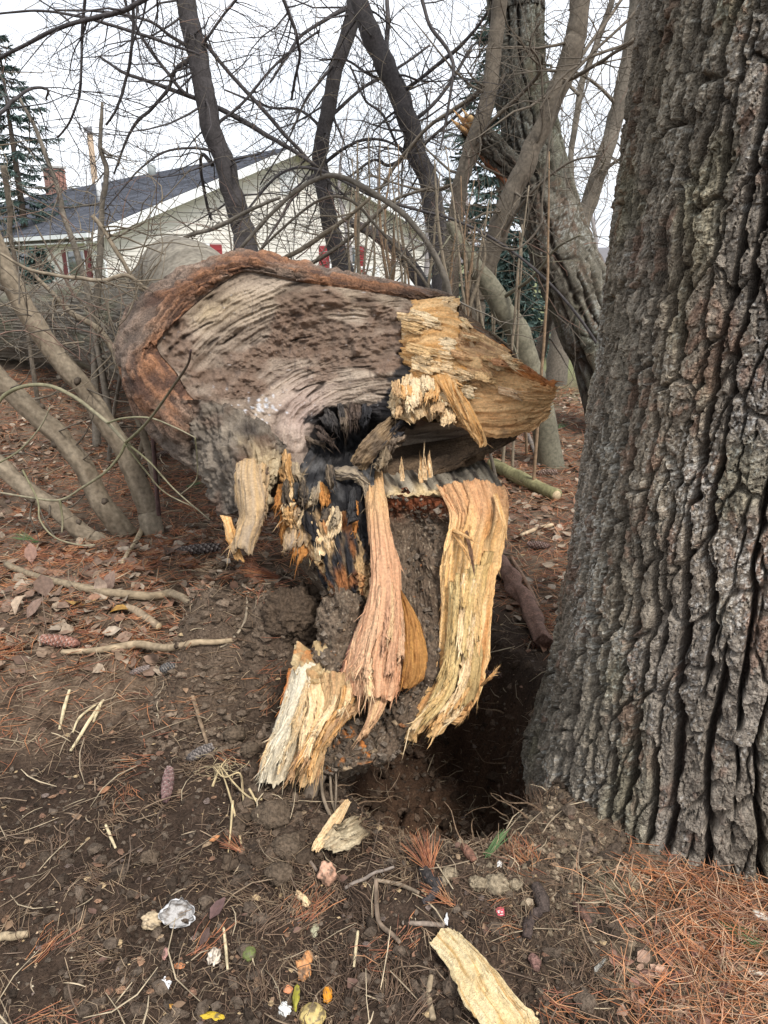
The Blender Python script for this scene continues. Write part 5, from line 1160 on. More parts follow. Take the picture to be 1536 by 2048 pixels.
# ================================================================ LITTER
def scatter(n, rng, rmin=.95, rmax=9, amax=41, power=.6):
    """points on the ground, thinning with distance as seen from where one stands"""
    k = rng.uniform(0, 1, n); r = rmin*(rmax/rmin)**(k**power if power else k); a = np.radians(rng.uniform(-amax, amax, n)); return r*np.sin(a), r*np.cos(a)
def fibres(mb, x, y, ln, rad, rng, col, bend=.2, lift=.006, tilt=.25, segs=2, z0=None):
    """many fine needles or rootlets as three sided prisms with segs bends"""
    n = len(x); a = rng.uniform(0, 6.283, n); d = np.stack([np.cos(a), np.sin(a), rng.normal(size=n)*tilt], -1); d = unit(d)
    z = H(x, y) if z0 is None else z0
    mid = np.stack([x, y, z+rng.uniform(.2, 1, n)*lift+np.abs(d[:, 2])*ln*.4], -1); sd = unit(np.cross(d, (0, 0, 1)))
    s = np.linspace(-.5, .5, segs+1); cv = rng.normal(size=n)*bend; cz = np.abs(rng.normal(size=n))*bend*.3
    P = mid[:, None]+d[:, None]*(ln[:, None]*s[None])[..., None]+sd[:, None]*((cv*ln)[:, None]*(s**2*2)[None])[..., None]
    P[..., 2] += -(cz*ln)[:, None]*(s**2*2)[None]
    R = rad[:, None]*np.array([1.0 if 0 < i < segs else .6 for i in range(segs+1)])[None]
    up = np.array([0, 0, 1.0]); ang = [0.5, 2.6, 4.7]
    ring = np.stack([sd*math.cos(t)+up*math.sin(t) for t in ang], 1)              # n,3,3
    V = P[:, :, None]+R[:, :, None, None]*ring[:, None]                           # n,segs+1,3,3
    base = (np.arange(n)*(segs+1)*3)[:, None]
    q = []
    for i in range(segs):
        for j in range(3):
            q.append(np.stack([i*3+j+base[:, 0], i*3+(j+1) % 3+base[:, 0], (i+1)*3+(j+1) % 3+base[:, 0], (i+1)*3+j+base[:, 0]], -1))
    mb.add(V.reshape(-1, 3), np.concatenate(q), None, np.repeat(col, (segs+1)*3, 0))
def pick(rng, n, cols, jit=.25):
    c = np.array(cols)[rng.integers(0, len(cols), n)]; return c*rng.uniform(1-jit, 1+jit, (n, 1))
NEED = [(.40, .155, .07), (.46, .20, .09), (.34, .13, .07), (.50, .27, .14), (.28, .12, .075)]
BRN = [(.20, .13, .08), (.27, .185, .115), (.14, .085, .055), (.34, .25, .16)]
rng = np.random.default_rng(100)
# rust coloured needles on the undug ground
x, y = scatter(60000, rng, 1.0, 9.5, 50, .65)
rt = np.hypot(x-TR_X, y-TR_Y); s = soilness(x, y); patchy = fbm(x*2, y*2, 3, 201)
keep = (rng.uniform(0, 1, len(x)) < (1-s)*(.75+.5*patchy)) & (rt > .60)
e = np.hypot((x-.16+.12*(y-2.2))/.43, (y-2.34)/.74); keep &= e > 1.05
keep &= ~((rt < .95) & (y < 2.0) & (x < .62))
x, y = x[keep], y[keep]; n = len(x); mb = MB()
cn = pick(rng, n, NEED); cn = np.where((rng.uniform(0, 1, n) < np.where(x < .3, 1-sst(2.5, 3.6, y), 0)*.75)[:, None], pick(rng, n, BRN), cn)
for nr_ in (y < 3.0, y >= 3.0):
    m_ = int(nr_.sum()); fibres(mb, x[nr_], y[nr_], rng.uniform(.05, .11, m_)*(1+.07*np.maximum(y[nr_]-2, 0)), .0012*(1+.36*np.maximum(y[nr_]-1.5, 0)), rng, cn[nr_], .18, .012, .18, 2 if y[nr_].max() < 3.01 else 1)
stuff(mb.build('pine_needles', M_NEEDLE), 'rust orange fallen pine needles spread over the ground', 'needles')
# thick drift of orange needles before the big trunk
n = 4800; x = rng.uniform(.46, 1.25, n); y = rng.uniform(.85, 1.52, n); k = (x-.66+.35*(1.3-y)+.17*rng.normal(size=n)+.12*fbm(x*7, y*7, 2, 241) > 0) & (np.hypot(x-TR_X, y-TR_Y) > .60); x, y = x[k], y[k]; n = len(x); mb = MB()
fibres(mb, x, y, rng.uniform(.06, .12, n), np.full(n, .0011), rng, pick(rng, n, [(.48, .19, .08), (.52, .26, .13), (.34, .14, .07), (.52, .34, .22), (.22, .12, .08), (.40, .22, .13), (.46, .32, .2)], .35), .15, .030, .20)
stuff(mb.build('needle_drift', M_NEEDLE), 'thick bright orange needle drift at the foot of the big trunk', 'needles')
mb = MB()
for i in range(420):
    k = rng.uniform(0, 1); r = .98*(3.4/.98)**k if i < 230 else rng.uniform(2.4, 5.0); a = math.radians(rng.uniform(-40, 40) if i < 230 else rng.uniform(-40, 0)); cx, cy = r*math.sin(a), r*math.cos(a)
    if math.hypot(cx-TR_X, cy-TR_Y) < .68 or math.hypot((cx-.16)/.43, (cy-2.34)/.74) < 1: continue
    m = int(rng.integers(12, 46)); hd = rng.uniform(0, 6.28); x = cx+rng.normal(size=m)*.022; y = cy+rng.normal(size=m)*.022; aa = hd+rng.normal(size=m)*.45
    cc = pick(rng, m, [NEED, BRN, BRN, [(.10, .065, .045), (.20, .13, .085)]][int(rng.integers(4))] if i < 230 else NEED)
    st_ = rng.bit_generator.state; fib_a = aa
    n_ = m; d = unit(np.stack([np.cos(aa), np.sin(aa), np.abs(rng.normal(size=m))*.2], -1)); L_ = rng.uniform(.035, .085, m); b = np.stack([x, y, H(x, y)+.004], -1); sd_ = unit(np.cross(d, (0, 0, 1)))
    for q in range(m): tube(mb, [b[q], b[q]+d[q]*L_[q]*.5+sd_[q]*rng.normal()*.004, b[q]+d[q]*L_[q]+sd_[q]*rng.normal()*.008], np.array([.0009, .001, .0006])*(1 if i < 230 else 1.5), 3, cc[q], cap=False)
stuff(mb.build('needle_bundles', M_NEEDLE), 'matted bundles of brown and rust needles lying over soil and litter', 'needles')
# rootlets and crumbs in the dug soil
x, y = scatter(34000, rng, .95, 2.9, 48, .8); s = soilness(x, y); k = (rng.uniform(0, 1, len(x)) < s*np.clip(.5+1.3*fbm(x*5, y*5, 3, 251), .08, 1)+.03) & (np.hypot(x-TR_X, y-TR_Y) > .6); x, y = x[k], y[k]; n = len(x); mb = MB()
fibres(mb, x, y, (.008+.07*rng.uniform(0, 1, n)**2), rng.uniform(.0005, .0011, n), rng, pick(rng, n, BRN+[(.10, .065, .045), (.12, .08, .055)]), .45, .010, .30, 2)
stuff(mb.build('rootlets', M_NEEDLE), 'fine brown rootlets tangled through the dug soil', 'roots')
def crumbs(x, y, size, rng, col, mb, flat=.75, sink=.2):
    sm = size < .006
    if sm.any() and not sm.all():
        crumbs(x[sm], y[sm], size[sm], rng, col[sm], mb, flat, sink); x, y, size, col = x[~sm], y[~sm], size[~sm], col[~sm]
    elif sm.all():
        oc = np.array([(1, 0, 0), (-1, 0, 0), (0, 1, 0), (0, -1, 0), (0, 0, 1), (0, 0, -1)], float); fo = np.array([(0, 2, 4), (2, 1, 4), (1, 3, 4), (3, 0, 4), (2, 0, 5), (1, 2, 5), (3, 1, 5), (0, 3, 5)]); n = len(x)
        v = oc[None]*rng.uniform(.7, 1.4, (n, 6, 1))+rng.normal(size=(n, 6, 3))*.2; v[..., 2] *= flat; v = v*size[:, None, None]+np.stack([x, y, H(x, y)+size*sink], -1)[:, None]
        mb.add(v.reshape(-1, 3), None, (fo[None]+(np.arange(n)*6)[:, None, None]).reshape(-1, 3), np.repeat(col, 6, 0)); return
    t = (1+5**.5)/2; ico = unit(np.array([(-1, t, 0), (1, t, 0), (-1, -t, 0), (1, -t, 0), (0, -1, t), (0, 1, t), (0, -1, -t), (0, 1, -t), (t, 0, -1), (t, 0, 1), (-t, 0, -1), (-t, 0, 1)], float))
    f = np.array([(0, 11, 5), (0, 5, 1), (0, 1, 7), (0, 7, 10), (0, 10, 11), (1, 5, 9), (5, 11, 4), (11, 10, 2), (10, 7, 6), (7, 1, 8), (3, 9, 4), (3, 4, 2), (3, 2, 6), (3, 6, 8), (3, 8, 9), (4, 9, 5), (2, 4, 11), (6, 2, 10), (8, 6, 7), (9, 8, 1)])
    n = len(x); a = rng.uniform(0, 6.28, n); z = H(x, y)
    v = ico[None]*rng.uniform(.6, 1.3, (n, 12, 1)); v = v*np.stack([np.ones(n), rng.uniform(.5, 1, n), np.full(n, flat)*rng.uniform(.6, 1, n)], -1)[:, None]
    ca, sa = np.cos(a)[:, None], np.sin(a)[:, None]; v = np.stack([v[..., 0]*ca-v[..., 1]*sa, v[..., 0]*sa+v[..., 1]*ca, v[..., 2]], -1)*size[:, None, None]
    v = v+np.stack([x, y, z+size*sink], -1)[:, None]
    mb.add(v.reshape(-1, 3), None, (f[None]+(np.arange(n)*12)[:, None, None]).reshape(-1, 3), np.repeat(col, 12, 0))
x, y = scatter(10000, rng, .95, 2.9, 48, .8); s = soilness(x, y); k = (rng.uniform(0, 1, len(x)) < s) & (np.hypot(x-TR_X, y-TR_Y) > .6); x, y = x[k], y[k]; n = len(x); mb = MB()
crumbs(x, y, .0025+.011*rng.uniform(0, 1, n)**3, rng, pick(rng, n, [(.05, .036, .026), (.075, .055, .04), (.10, .075, .055), (.13, .10, .075)]), mb)
x, y = scatter(700, rng, .95, 2.6, 40, .8); s = soilness(x, y); k = rng.uniform(0, 1, len(x)) < s; x, y = x[k], y[k]; n = len(x)
crumbs(x, y, rng.uniform(.0012, .0035, n), rng, pick(rng, n, [(.55, .42, .27), (.62, .53, .38), (.40, .28, .15)]), mb)
x, y = scatter(4200, rng, .95, 2.3, 40, .8); s = soilness(x, y); k = (rng.uniform(0, 1, len(x)) < s*(.4+fbm(x*4, y*4, 2, 231))) & (np.hypot(x-TR_X, y-TR_Y) > .6); x, y = x[k], y[k]; n = len(x)
crumbs(x, y, .006+.020*rng.uniform(0, 1, n)**4, rng, pick(rng, n, [(.05, .036, .026), (.085, .063, .046), (.12, .09, .066)]), mb)
stuff(mb.build('soil_crumbs', M_SOIL, None, False), 'loose dark soil crumbs and pale specks over the dug earth', 'soil')
# tan stony crumbs heaped against the trunk foot
n = 2600; a = rng.uniform(math.radians(-175), math.radians(-95), n); r = rng.uniform(.66, 1.02, n); x = TR_X+r*np.cos(a); y = TR_Y+r*np.sin(a); mb = MB()
crumbs(x, y, .003+.012*rng.uniform(0, 1, n)**4, rng, pick(rng, n, [(.20, .155, .105), (.27, .21, .145), (.14, .105, .075), (.33, .26, .18)]), mb)
# crumbs on the lifted earth and in the hole's lip
n = 2600; x = rng.uniform(-.8, -.12, n); y = rng.uniform(1.95, 2.6, n); crumbs(x, y, .004+.02*rng.uniform(0, 1, n)**4, rng, pick(rng, n, [(.09, .064, .044), (.13, .094, .066), (.175, .13, .093)]), mb)
n = 700; x = rng.uniform(-.42, -.12, n); y = rng.uniform(1.55, 1.95, n); crumbs(x, y, .004+.028*rng.uniform(0, 1, n)**4, rng, pick(rng, n, [(.09, .064, .044), (.13, .094, .066), (.07, .049, .034)]), mb)
stuff(mb.build('tan_crumbs', M_SOIL, None, False), 'tan earth crumbs heaped at the trunk foot and on the lifted bank', 'soil')
# torn roots, clods and crumbs in the hole
mb = MB(); n = 1500; a = rng.uniform(0, 6.283, n); r = np.sqrt(rng.uniform(0, 1.1, n)); x = .16+.43*r*np.cos(a); y = 2.30+.74*r*np.sin(a); x = x-.12*(y-2.2)
crumbs(x, y, .003+.03*rng.uniform(0, 1, n)**5, rng, pick(rng, n, [(.05, .032, .021), (.085, .056, .038), (.12, .083, .058)]), mb)
for i in range(46):
    a = rng.uniform(0, 6.283); r = rng.uniform(.55, 1.1); px_, py_ = .16+.43*r*math.cos(a), 2.3+.74*r*math.sin(a); p = np.array([px_, py_, float(H(px_, py_))-.01]); v = unit(np.array([-math.cos(a)*.8, -math.sin(a)*.8, .35])+rng.normal(size=3)*.45); L_ = rng.uniform(.06, .24); Q = [p]
    for k in range(6): v = unit(v+rng.normal(size=3)*.3+np.array([0, 0, -.16])); Q.append(Q[-1]+v*L_/6)
    tube(mb, catmull(Q, 12), np.linspace(rng.uniform(.0015, .005), .0007, 12), 5, np.array((.20, .135, .085))*rng.uniform(.6, 1.4), cap=False)
stuff(mb.build('hole_debris', M_SOIL, None, False), 'torn rootlets and crumbled dark earth lining the hole', 'soil')
# chips of bark and wood
x, y = scatter(3500, rng, .95, 5, 48, .75); k = np.hypot(x-TR_X, y-TR_Y) > .62; x, y = x[k], y[k]; n = len(x); mb = MB()
crumbs(x, y, .003+.012*rng.uniform(0, 1, n)**3, rng, pick(rng, n, [(.26, .15, .09), (.20, .11, .07), (.34, .24, .15), (.13, .08, .055), (.50, .36, .2), (.16, .12, .10)]), mb, .28, .35)
stuff(mb.build('bark_chips', M_BARK, None, False), 'small flat chips of bark and wood strewn over the ground', 'chips')
# dead leaves
def leaf_arrays(n, rng, ln):
    s = np.linspace(0, 1, 4); w = np.array([.02, .34, .30, .01])
    cu = rng.normal(size=n)*.35; cr = rng.uniform(-.25, .45, n)
    X = ln[:, None]*(s-.5)[None]; Wd = ln[:, None]*w[None]*rng.uniform(.7, 1.2, n)[:, None]; Z = (cu*ln)[:, None]*((s-.5)**2)[None]*1.6
    v = np.stack([np.stack([X, -Wd, Z+cr[:, None]*Wd], -1), np.stack([X, 0*Wd, Z], -1), np.stack([X, Wd, Z+cr[:, None]*Wd], -1)], 2)   # n,4,3,3
    return v
def leaves(x, y, ln, rng, col, mb, tilt=.35, lift=.006):
    n = len(x); v = leaf_arrays(n, rng, ln).reshape(n, 12, 3); a = rng.uniform(0, 6.28, n); b = rng.normal(size=n)*tilt; c_ = rng.normal(size=n)*tilt
    cb, sb = np.cos(b)[:, None], np.sin(b)[:, None]; v = np.stack([v[..., 0]*cb+v[..., 2]*sb, v[..., 1], -v[..., 0]*sb+v[..., 2]*cb], -1)
    cb, sb = np.cos(c_)[:, None], np.sin(c_)[:, None]; v = np.stack([v[..., 0], v[..., 1]*cb-v[..., 2]*sb, v[..., 1]*sb+v[..., 2]*cb], -1)
    ca, sa = np.cos(a)[:, None], np.sin(a)[:, None]; v = np.stack([v[..., 0]*ca-v[..., 1]*sa, v[..., 0]*sa+v[..., 1]*ca, v[..., 2]], -1)
    v = v+np.stack([x, y, H(x, y)+lift+ln*.12], -1)[:, None]
    q = np.array([(i*3+j, i*3+j+1, i*3+j+4, i*3+j+3) for i in range(3) for j in range(2)])
    mb.add(v.reshape(-1, 3), (q[None]+(np.arange(n)*12)[:, None, None]).reshape(-1, 4), None, np.repeat(col, 12, 0))
LEAFC = [(.22, .15, .10), (.29, .22, .155), (.17, .105, .07), (.34, .27, .20), (.20, .13, .09), (.13, .08, .055), (.24, .13, .08)]
x, y = scatter(20000, rng, 1.5, 9, 50, .6); s = soilness(x, y); pt = fbm(x*1.4, y*1.4, 3, 211); k = (rng.uniform(0, 1, len(x)) < (1-s)*(.55+.9*pt)) & (y > 2.35) & (np.hypot(x-TR_X, y-TR_Y) > .62); x, y = x[k], y[k]; n = len(x); mb = MB()
leaves(x, y, rng.uniform(.025, .075, n), rng, pick(rng, n, LEAFC, .2), mb)
n = 260; x = rng.uniform(.5, 1.15, n); y = rng.uniform(.9, 1.35, n); leaves(x, y, rng.uniform(.02, .045, n), rng, pick(rng, n, [(.30, .17, .12), (.36, .23, .16), (.24, .13, .10)], .2), mb)
n = 70; x = rng.uniform(-.9, .5, n); y = rng.uniform(1.0, 2.2, n); leaves(x, y, rng.uniform(.012, .035, n), rng, pick(rng, n, [(.17, .095, .06), (.13, .075, .055), (.22, .14, .085)], .2), mb)
stuff(mb.build('leaf_litter', M_LEAF), 'curled dead brown leaves scattered among the needles', 'leaves')
# fine dry stalks and short twigs too many to count
x, y = scatter(3200, rng, 1.0, 8, 44, .5); k = np.hypot(x-TR_X, y-TR_Y) > .62; x, y = x[k], y[k]; n = len(x); mb = MB()
fibres(mb, x, y, (.04+.16*rng.uniform(0, 1, n)**2.5)*(1+.15*np.maximum(y-2.5, 0)), rng.uniform(.0008, .0024, n)*(1+.15*np.maximum(y-2, 0)), rng, pick(rng, n, [(.36, .28, .19), (.25, .18, .12), (.17, .12, .085), (.45, .36, .24)]), .2, .02, .25, 3)
stuff(mb.build('dry_stalks', M_STEM), 'short dry stalks and broken twigs lying over the ground', 'twigs')

# ================================================================ STICKS, LIMBS AND ROOTS ON THE GROUND
def lie(pts, w, n=30, lift=0.0, sag=None):
    """a stick lying on the ground under the given pixels, w wide at its start (pixels)"""
    P = np.array([G(p[0], p[1]) for p in pts]); P = catmull(P, n); dist = np.linalg.norm(P-np.array([0, 0, CAM_H]), axis=1)
    R = np.interp(np.linspace(0, 1, n), np.linspace(0, 1, len(w)), w)*.5*dist/FPX
    z = np.maximum(P[:, 2], H(P[:, 0], P[:, 1])); k = np.ones(7)/7; z = np.convolve(np.pad(z, 3, 'edge'), k, 'valid'); P[:, 2] = z+R*.8+lift; return P, R
def stick(name, lab, pts, w, col, cat='stick', sides=8, wob=.14, lift=.004, cut=None, mat=None, group='sticks lying on the ground', n=30):
    P, R = lie(pts, w, n, lift); b = P[0]; root = empty(name, b, lab, cat, group); mb = MB(); tube(mb, P, R, sides, col, wob=wob, seed=int(pts[0][0])); part(mb, 'shaft', mat or M_STEM, root)
    if cut is not None:
        for e_, o_ in ((0, P[0]-P[1]), (-1, P[-1]-P[-2])):
            mb = MB(); v = unit(o_); tube(mb, [P[e_]-v*R[e_]*.2, P[e_]+v*R[e_]*.35], [R[e_]*.92, R[e_]*.6], sides, cut); part(mb, 'broken_end', M_WOOD, root)
    return root
PW = (.55, .42, .26)
stick('fallen_stick', 'long peeled stick ending at the lifted earth bank', [(125,1310),(200,1308),(280,1306),(350,1300),(420,1292),(468,1286)], [9,13,15,14,12,9], (.33, .25, .16), cut=PW)
stick('fallen_stick', 'thick tan stick lying behind the upright brown leaves', [(15,1140),(110,1170),(200,1190),(290,1200),(350,1212),(405,1225)], [12,14,16,17,16,14], (.26, .20, .13), cut=PW)
stick('fallen_stick', 'short thick broken stick below the tan stick at left', [(255,1222),(285,1238),(318,1262)], [15,16,17], (.28, .21, .14), cut=PW)
stick('fallen_stick', 'pale short stick leaning out of the litter at left', [(245,1130),(265,1100),(284,1066)], [8,9,10], (.46, .36, .23), cut=PW)
stick('fallen_stick', 'greenish fallen limb behind the right root', [(985,940),(1020,958),(1060,978),(1112,1002)], [26,28,27,25], (.22, .20, .10), 'limb', 12, cut=PW)
stick('fallen_stick', 'thin grey stick leaning on the needles right of the wing', [(1052,866),(1066,900),(1078,936)], [8,9,8], (.18, .15, .125))
stick('fallen_stick', 'reddish bark covered limb between right root and big trunk', [(1000,1135),(1030,1185),(1060,1240),(1085,1300)], [30,32,34,30], (.22, .125, .09), 'limb', 18, .45, mat=M_BARK, n=70)
stick('fallen_stick', 'slim brown stick beside the reddish limb', [(1022,1120),(1050,1165),(1078,1220)], [7,8,7], (.24, .15, .10))
stick('fallen_stick', 'tan stick lying at the foot of the wing', [(1040,1075),(1075,1062),(1105,1055)], [7,8,8], (.45, .34, .22))
stick('fallen_stick', 'thin brown stick on the lifted earth', [(385,1395),(398,1440),(415,1492)], [8,8,6], (.24, .17, .11))
stick('fallen_stick', 'upright looking brown stick behind the loose wood slab', [(752,1762),(752,1800),(758,1850),(785,1875),(800,1890)], [9,9,9,8,7], (.19, .14, .10))
stick('fallen_stick', 'short grey stick lying across above the loose wood slab', [(805,1852),(845,1853),(888,1856)], [8,9,8], (.24, .19, .15))
stick('fallen_stick', 'thin curved stick left of the loose wood slab', [(862,1958),(858,2000),(866,2046)], [9,10,11], (.30, .23, .15))
stick('fallen_stick', 'pale stick at the right edge of the needle drift', [(1505,1838),(1536,1848),(1570,1858)], [15,16,16], (.55, .50, .43), cut=PW)
stick('fallen_stick', 'small pale stick low at the right edge', [(1492,1948),(1530,1955),(1560,1958)], [9,9,8], (.52, .45, .36))
stick('fallen_stick', 'light stub of stick at the left edge of the soil', [(-10,1885),(25,1882),(58,1874)], [12,13,11], (.36, .28, .18))
for i, (lab, pts, w) in enumerate([('pale straight straw standing highest in the dark soil', [(140,1385),(130,1420),(120,1465)], 7), ('long pale straw crossing the dark soil', [(205,1408),(178,1450),(142,1508)], 7),
        ('pale straw just right of the long straw', [(208,1405),(198,1425),(188,1450)], 6), ('bent pale straw left of the long straw', [(195,1412),(160,1440),(146,1470)], 5), ('short yellow straw in the middle of the soil', [(212,1655),(222,1680),(232,1702)], 6),
        ('pale straw beside the tan eggshell', [(448,1862),(452,1900),(456,1945)], 6), ('thin pale straw under the onion skin', [(716,1868),(712,1900),(708,1940)], 6)]):
    stick('straw', lab, pts, [w*.8, w, w*.7], (.55, .45, .28), 'straw', 6, .1, .006, group='pale straws in the soil')
# grey root prop and thin dangling roots under the torn roots
def free(name, lab, pts, w, col, cat, mat=None, sides=8, wob=.12, group=None):
    P = catmull(np.array([W(*p) for p in pts]), 36); R = np.interp(np.linspace(0, 1, 36), np.linspace(0, 1, len(w)), w)*.5*P[:, 1]*1.15/FPX
    root = empty(name, P[-1], lab, cat, group); mb = MB(); tube(mb, P, R, sides, col, wob=wob, seed=int(pts[0][0])); part(mb, 'shaft', mat or M_STEM, root); return root
free('hanging_root', 'grey root propping up the torn lower root', [(640,1545,1.80),(622,1585,1.78),(600,1630,1.76),(585,1680,1.75)], [30,32,30,22], (.20, .155, .115), 'root', wob=.2, group='roots hanging into the hole')
free('hanging_root', 'leftmost thin looping root below the torn wood', [(640,1545,1.80),(648,1600,1.72),(672,1650,1.68),(715,1700,1.62),(760,1718,1.60)], [6,7,7,7,6], (.20, .155, .11), 'root', group='roots hanging into the hole')
free('hanging_root', 'middle thin root hanging below the torn wood', [(660,1545,1.80),(664,1600,1.74),(676,1640,1.70),(688,1700,1.65),(700,1770,1.55)], [5,6,6,5,4], (.20, .155, .11), 'root', group='roots hanging into the hole')
free('hanging_root', 'rightmost thin straight root hanging below the torn wood', [(672,1540,1.80),(672,1590,1.74),(668,1640,1.70),(664,1690,1.64)], [4,5,4,4], (.18, .14, .10), 'root', group='roots hanging into the hole')
stick('thin_root', 'thin straight grey root running over the soil to the onion skin', [(560,1655),(600,1700),(635,1748)], [8,7,6], (.17, .13, .10), 'root')
stick('thin_root', 'thin grey root right of the onion skin', [(690,1782),(735,1760),(788,1738)], [6,6,5], (.22, .18, .15), 'root')
stick('thin_root', 'short stub of root above the loose wood slab', [(752,1765),(800,1775),(838,1790)], [7,8,6], (.22, .17, .12), 'root')
stick('thin_root', 'pale root creeping over the lifted earth', [(495,1195),(492,1240),(470,1280),(440,1300)], [5,5,5,4], (.30, .24, .17), 'root')
def root_bunch():
    base = G(470, 1650); root = empty('root_bunch', base, 'bunch of pale yellow branching roots standing on the soil', 'root'); rng = np.random.default_rng(5)
    for pts in ([(440,1555),(455,1590),(468,1630),(482,1690)], [(445,1560),(470,1585),(500,1605),(525,1600)], [(430,1560),(450,1575),(480,1560),(486,1590),(490,1640)], [(468,1630),(462,1680),(455,1720)], [(455,1545),(440,1552),(425,1575)], [(500,1605),(512,1615),(520,1625)]):
        P = np.array([G(*p) for p in pts]); P[:, 2] += .03*np.linspace(1.6, .1, len(pts)); P = catmull(P, 22); mb = MB(); tube(mb, P, np.linspace(.0042, .0016, 22)[::-1] if pts[0][1] < 1600 else np.linspace(.004, .0015, 22), 6, (.50, .39, .22), wob=.2); part(mb, 'rootlet', M_STEM, root)
    mb = MB(); P = np.array([G(450, 1560)]); 
    for i in range(30):
        q = P[0]+np.array([0, 0, .04]); a = rng.normal(size=(4, 3))*np.array([.018, .012, .012]); tube(mb, catmull(q+np.cumsum(a, 0), 9), .0007, 3, (.5, .4, .24), cap=False)
    part(mb, 'hair_roots', M_STEM, root)
root_bunch()
# green vine arching in front of the saplings
def vine():
    root = empty('green_vine', G(190, 1090), 'thin green branching vine arching in front of the saplings', 'vine')
    for pts, w in (([(-10,815,3.0),(10,790,3.0),(50,772,2.95),(100,772,2.9),(150,795,2.85),(190,825,2.8),(220,850,2.75),(252,885,2.7)], (10,9)), ([(252,885,2.7),(240,910,2.72),(210,945,2.75),(165,975,2.8),(120,1000,2.85),(60,995,2.9),(0,985,2.95)], (8,5)),
                   ([(252,885,2.7),(280,860,2.6),(310,825,2.5),(345,775,2.4),(375,730,2.3),(382,700,2.25)], (8,6)), ([(215,846,2.75),(250,836,2.65),(300,836,2.6),(350,855,2.5),(390,875,2.42)], (6,3)), ([(390,875,2.45),(394,915,2.5),(392,960,2.55),(360,990,2.6)], (4,3)),
                   ([(252,885,2.7),(300,925,2.68),(350,980,2.66),(420,1040,2.6)], (6,3)), ([(252,890,2.7),(290,940,2.72),(330,985,2.74),(400,1020,2.72)], (5,3)), ([(120,1000,2.85),(125,1040,2.86),(124,1065,2.86)], (7,5)), ([(45,940,2.9),(75,1000,2.85),(80,1040,2.82),(110,1075,2.8),(160,1090,2.8),(190,1090,2.8)], (5,4)), ([(0,925,2.95),(40,900,2.92),(80,855,2.9),(100,815,2.88)], (5,4))):
        P = catmull(np.array([W(*p) for p in pts]), 30); R = np.linspace(w[0], w[1], 30)*.38*P[:, 1]*1.05/FPX; tip = pts[-1][0] > 370 and pts[-1][1] < 720
        c = lerp((.19, .18, .10), (.27, .235, .16), np.linspace(0, 1, 30)) if not tip else lerp((.19, .18, .10), (.07, .045, .04), np.linspace(0, 1, 30))
        mb = MB(); tube(mb, P, R, 7, c, wob=.12); part(mb, 'stem', M_STEM, root)
vine()
free('dark_twig', 'thin dark reddish twig standing between sapling and bark rim', [(290,700,3.2),(300,790,3.2),(308,900,3.25),(315,1000,3.3),(318,1030,3.32)], [5,7,8,8,8], (.09, .055, .05), 'twig')

# ================================================================ CONES
def cone(lab, px, py, length, head, col, rad=.2, lift=.5):
    c = G(px, py); root = empty('pine_cone', c, lab, 'pine cone', 'pine cones on the ground'); a = math.radians(head); ax = np.array([math.cos(a), math.sin(a), .06]); ax = unit(ax); sd = unit(np.cross(ax, (0, 0, 1))); up = np.cross(sd, ax)
    R = length*rad*.5; cen = c+np.array([0, 0, R*1.05+.004]); mb = MB(); P = cen+ax*np.linspace(-.5, .5, 14)[:, None]*length
    prof = np.sin(np.linspace(.12, 1, 14)*math.pi*.93)**.7*R*.85; tube(mb, P, np.maximum(prof, .001), 10, np.array(col)*.6); part(mb, 'core', M_BARK, root)
    nsc = 70; mb = MB()
    for i in range(nsc):
        t = i/nsc; th = i*2.39996; s = -.46+.92*t; r = R*math.sin((.1+.85*t)*math.pi*.95)**.7; rd = math.cos(th)*sd+math.sin(th)*up; b = cen+ax*s*length+rd*r*.75; tg = np.cross(ax, rd); w = R*.95; l = length*.10
        v = [b-tg*w*.5, b+tg*w*.5, b+tg*w*.62+ax*l*.7+rd*R*.28, b+ax*l*1.15+rd*R*.42, b-tg*w*.62+ax*l*.7+rd*R*.28, b+ax*l*.5+rd*R*.52]
        k = np.random.default_rng(i).uniform(.75, 1.25); mb.add(v, None, [(0, 1, 5), (1, 2, 5), (2, 3, 5), (3, 4, 5), (4, 0, 5)], np.array([np.array(col)*.7*k]*2+[np.array(col)*1.2*k, np.array((.42, .36, .31))*k, np.array(col)*1.2*k, np.array(col)*k]))
    part(mb, 'scales', M_BARK, root, False)
cone('long purple brown pine cone lying in the middle of the dark soil', 336, 1582, .135, 100, (.20, .115, .105), .22)
cone('reddish pine cone on the needles at the left edge of the soil', 125, 1294, .15, 172, (.30, .14, .10), .26)
cone('grey weathered pine cone right above the long purple cone', 400, 1516, .085, 40, (.14, .12, .11), .34)
cone('small grey cone at the foot of the lifted earth', 338, 1345, .06, 20, (.12, .115, .11), .5)
cone('long thin cone lying below the saplings', 395, 1108, .22, 5, (.10, .075, .065), .2)
cone('dark cone on the needles right of the root shoulder', 1092, 952, .15, 0, (.15, .085, .06), .28)
cone('dark cone half under the big trunk foot', 1078, 1098, .12, 175, (.14, .075, .06), .3)
cone('slim cone between the sapling and the rotten flank', 322, 915, .14, 60, (.13, .085, .065), .26)
cone('thin brown cone near the hole behind the right root', 995, 1357, .12, 172, (.16, .085, .06), .2)
cone('grey brown cone beside the stick end at the bank', 280, 1348, .07, 30, (.22, .17, .15), .3)

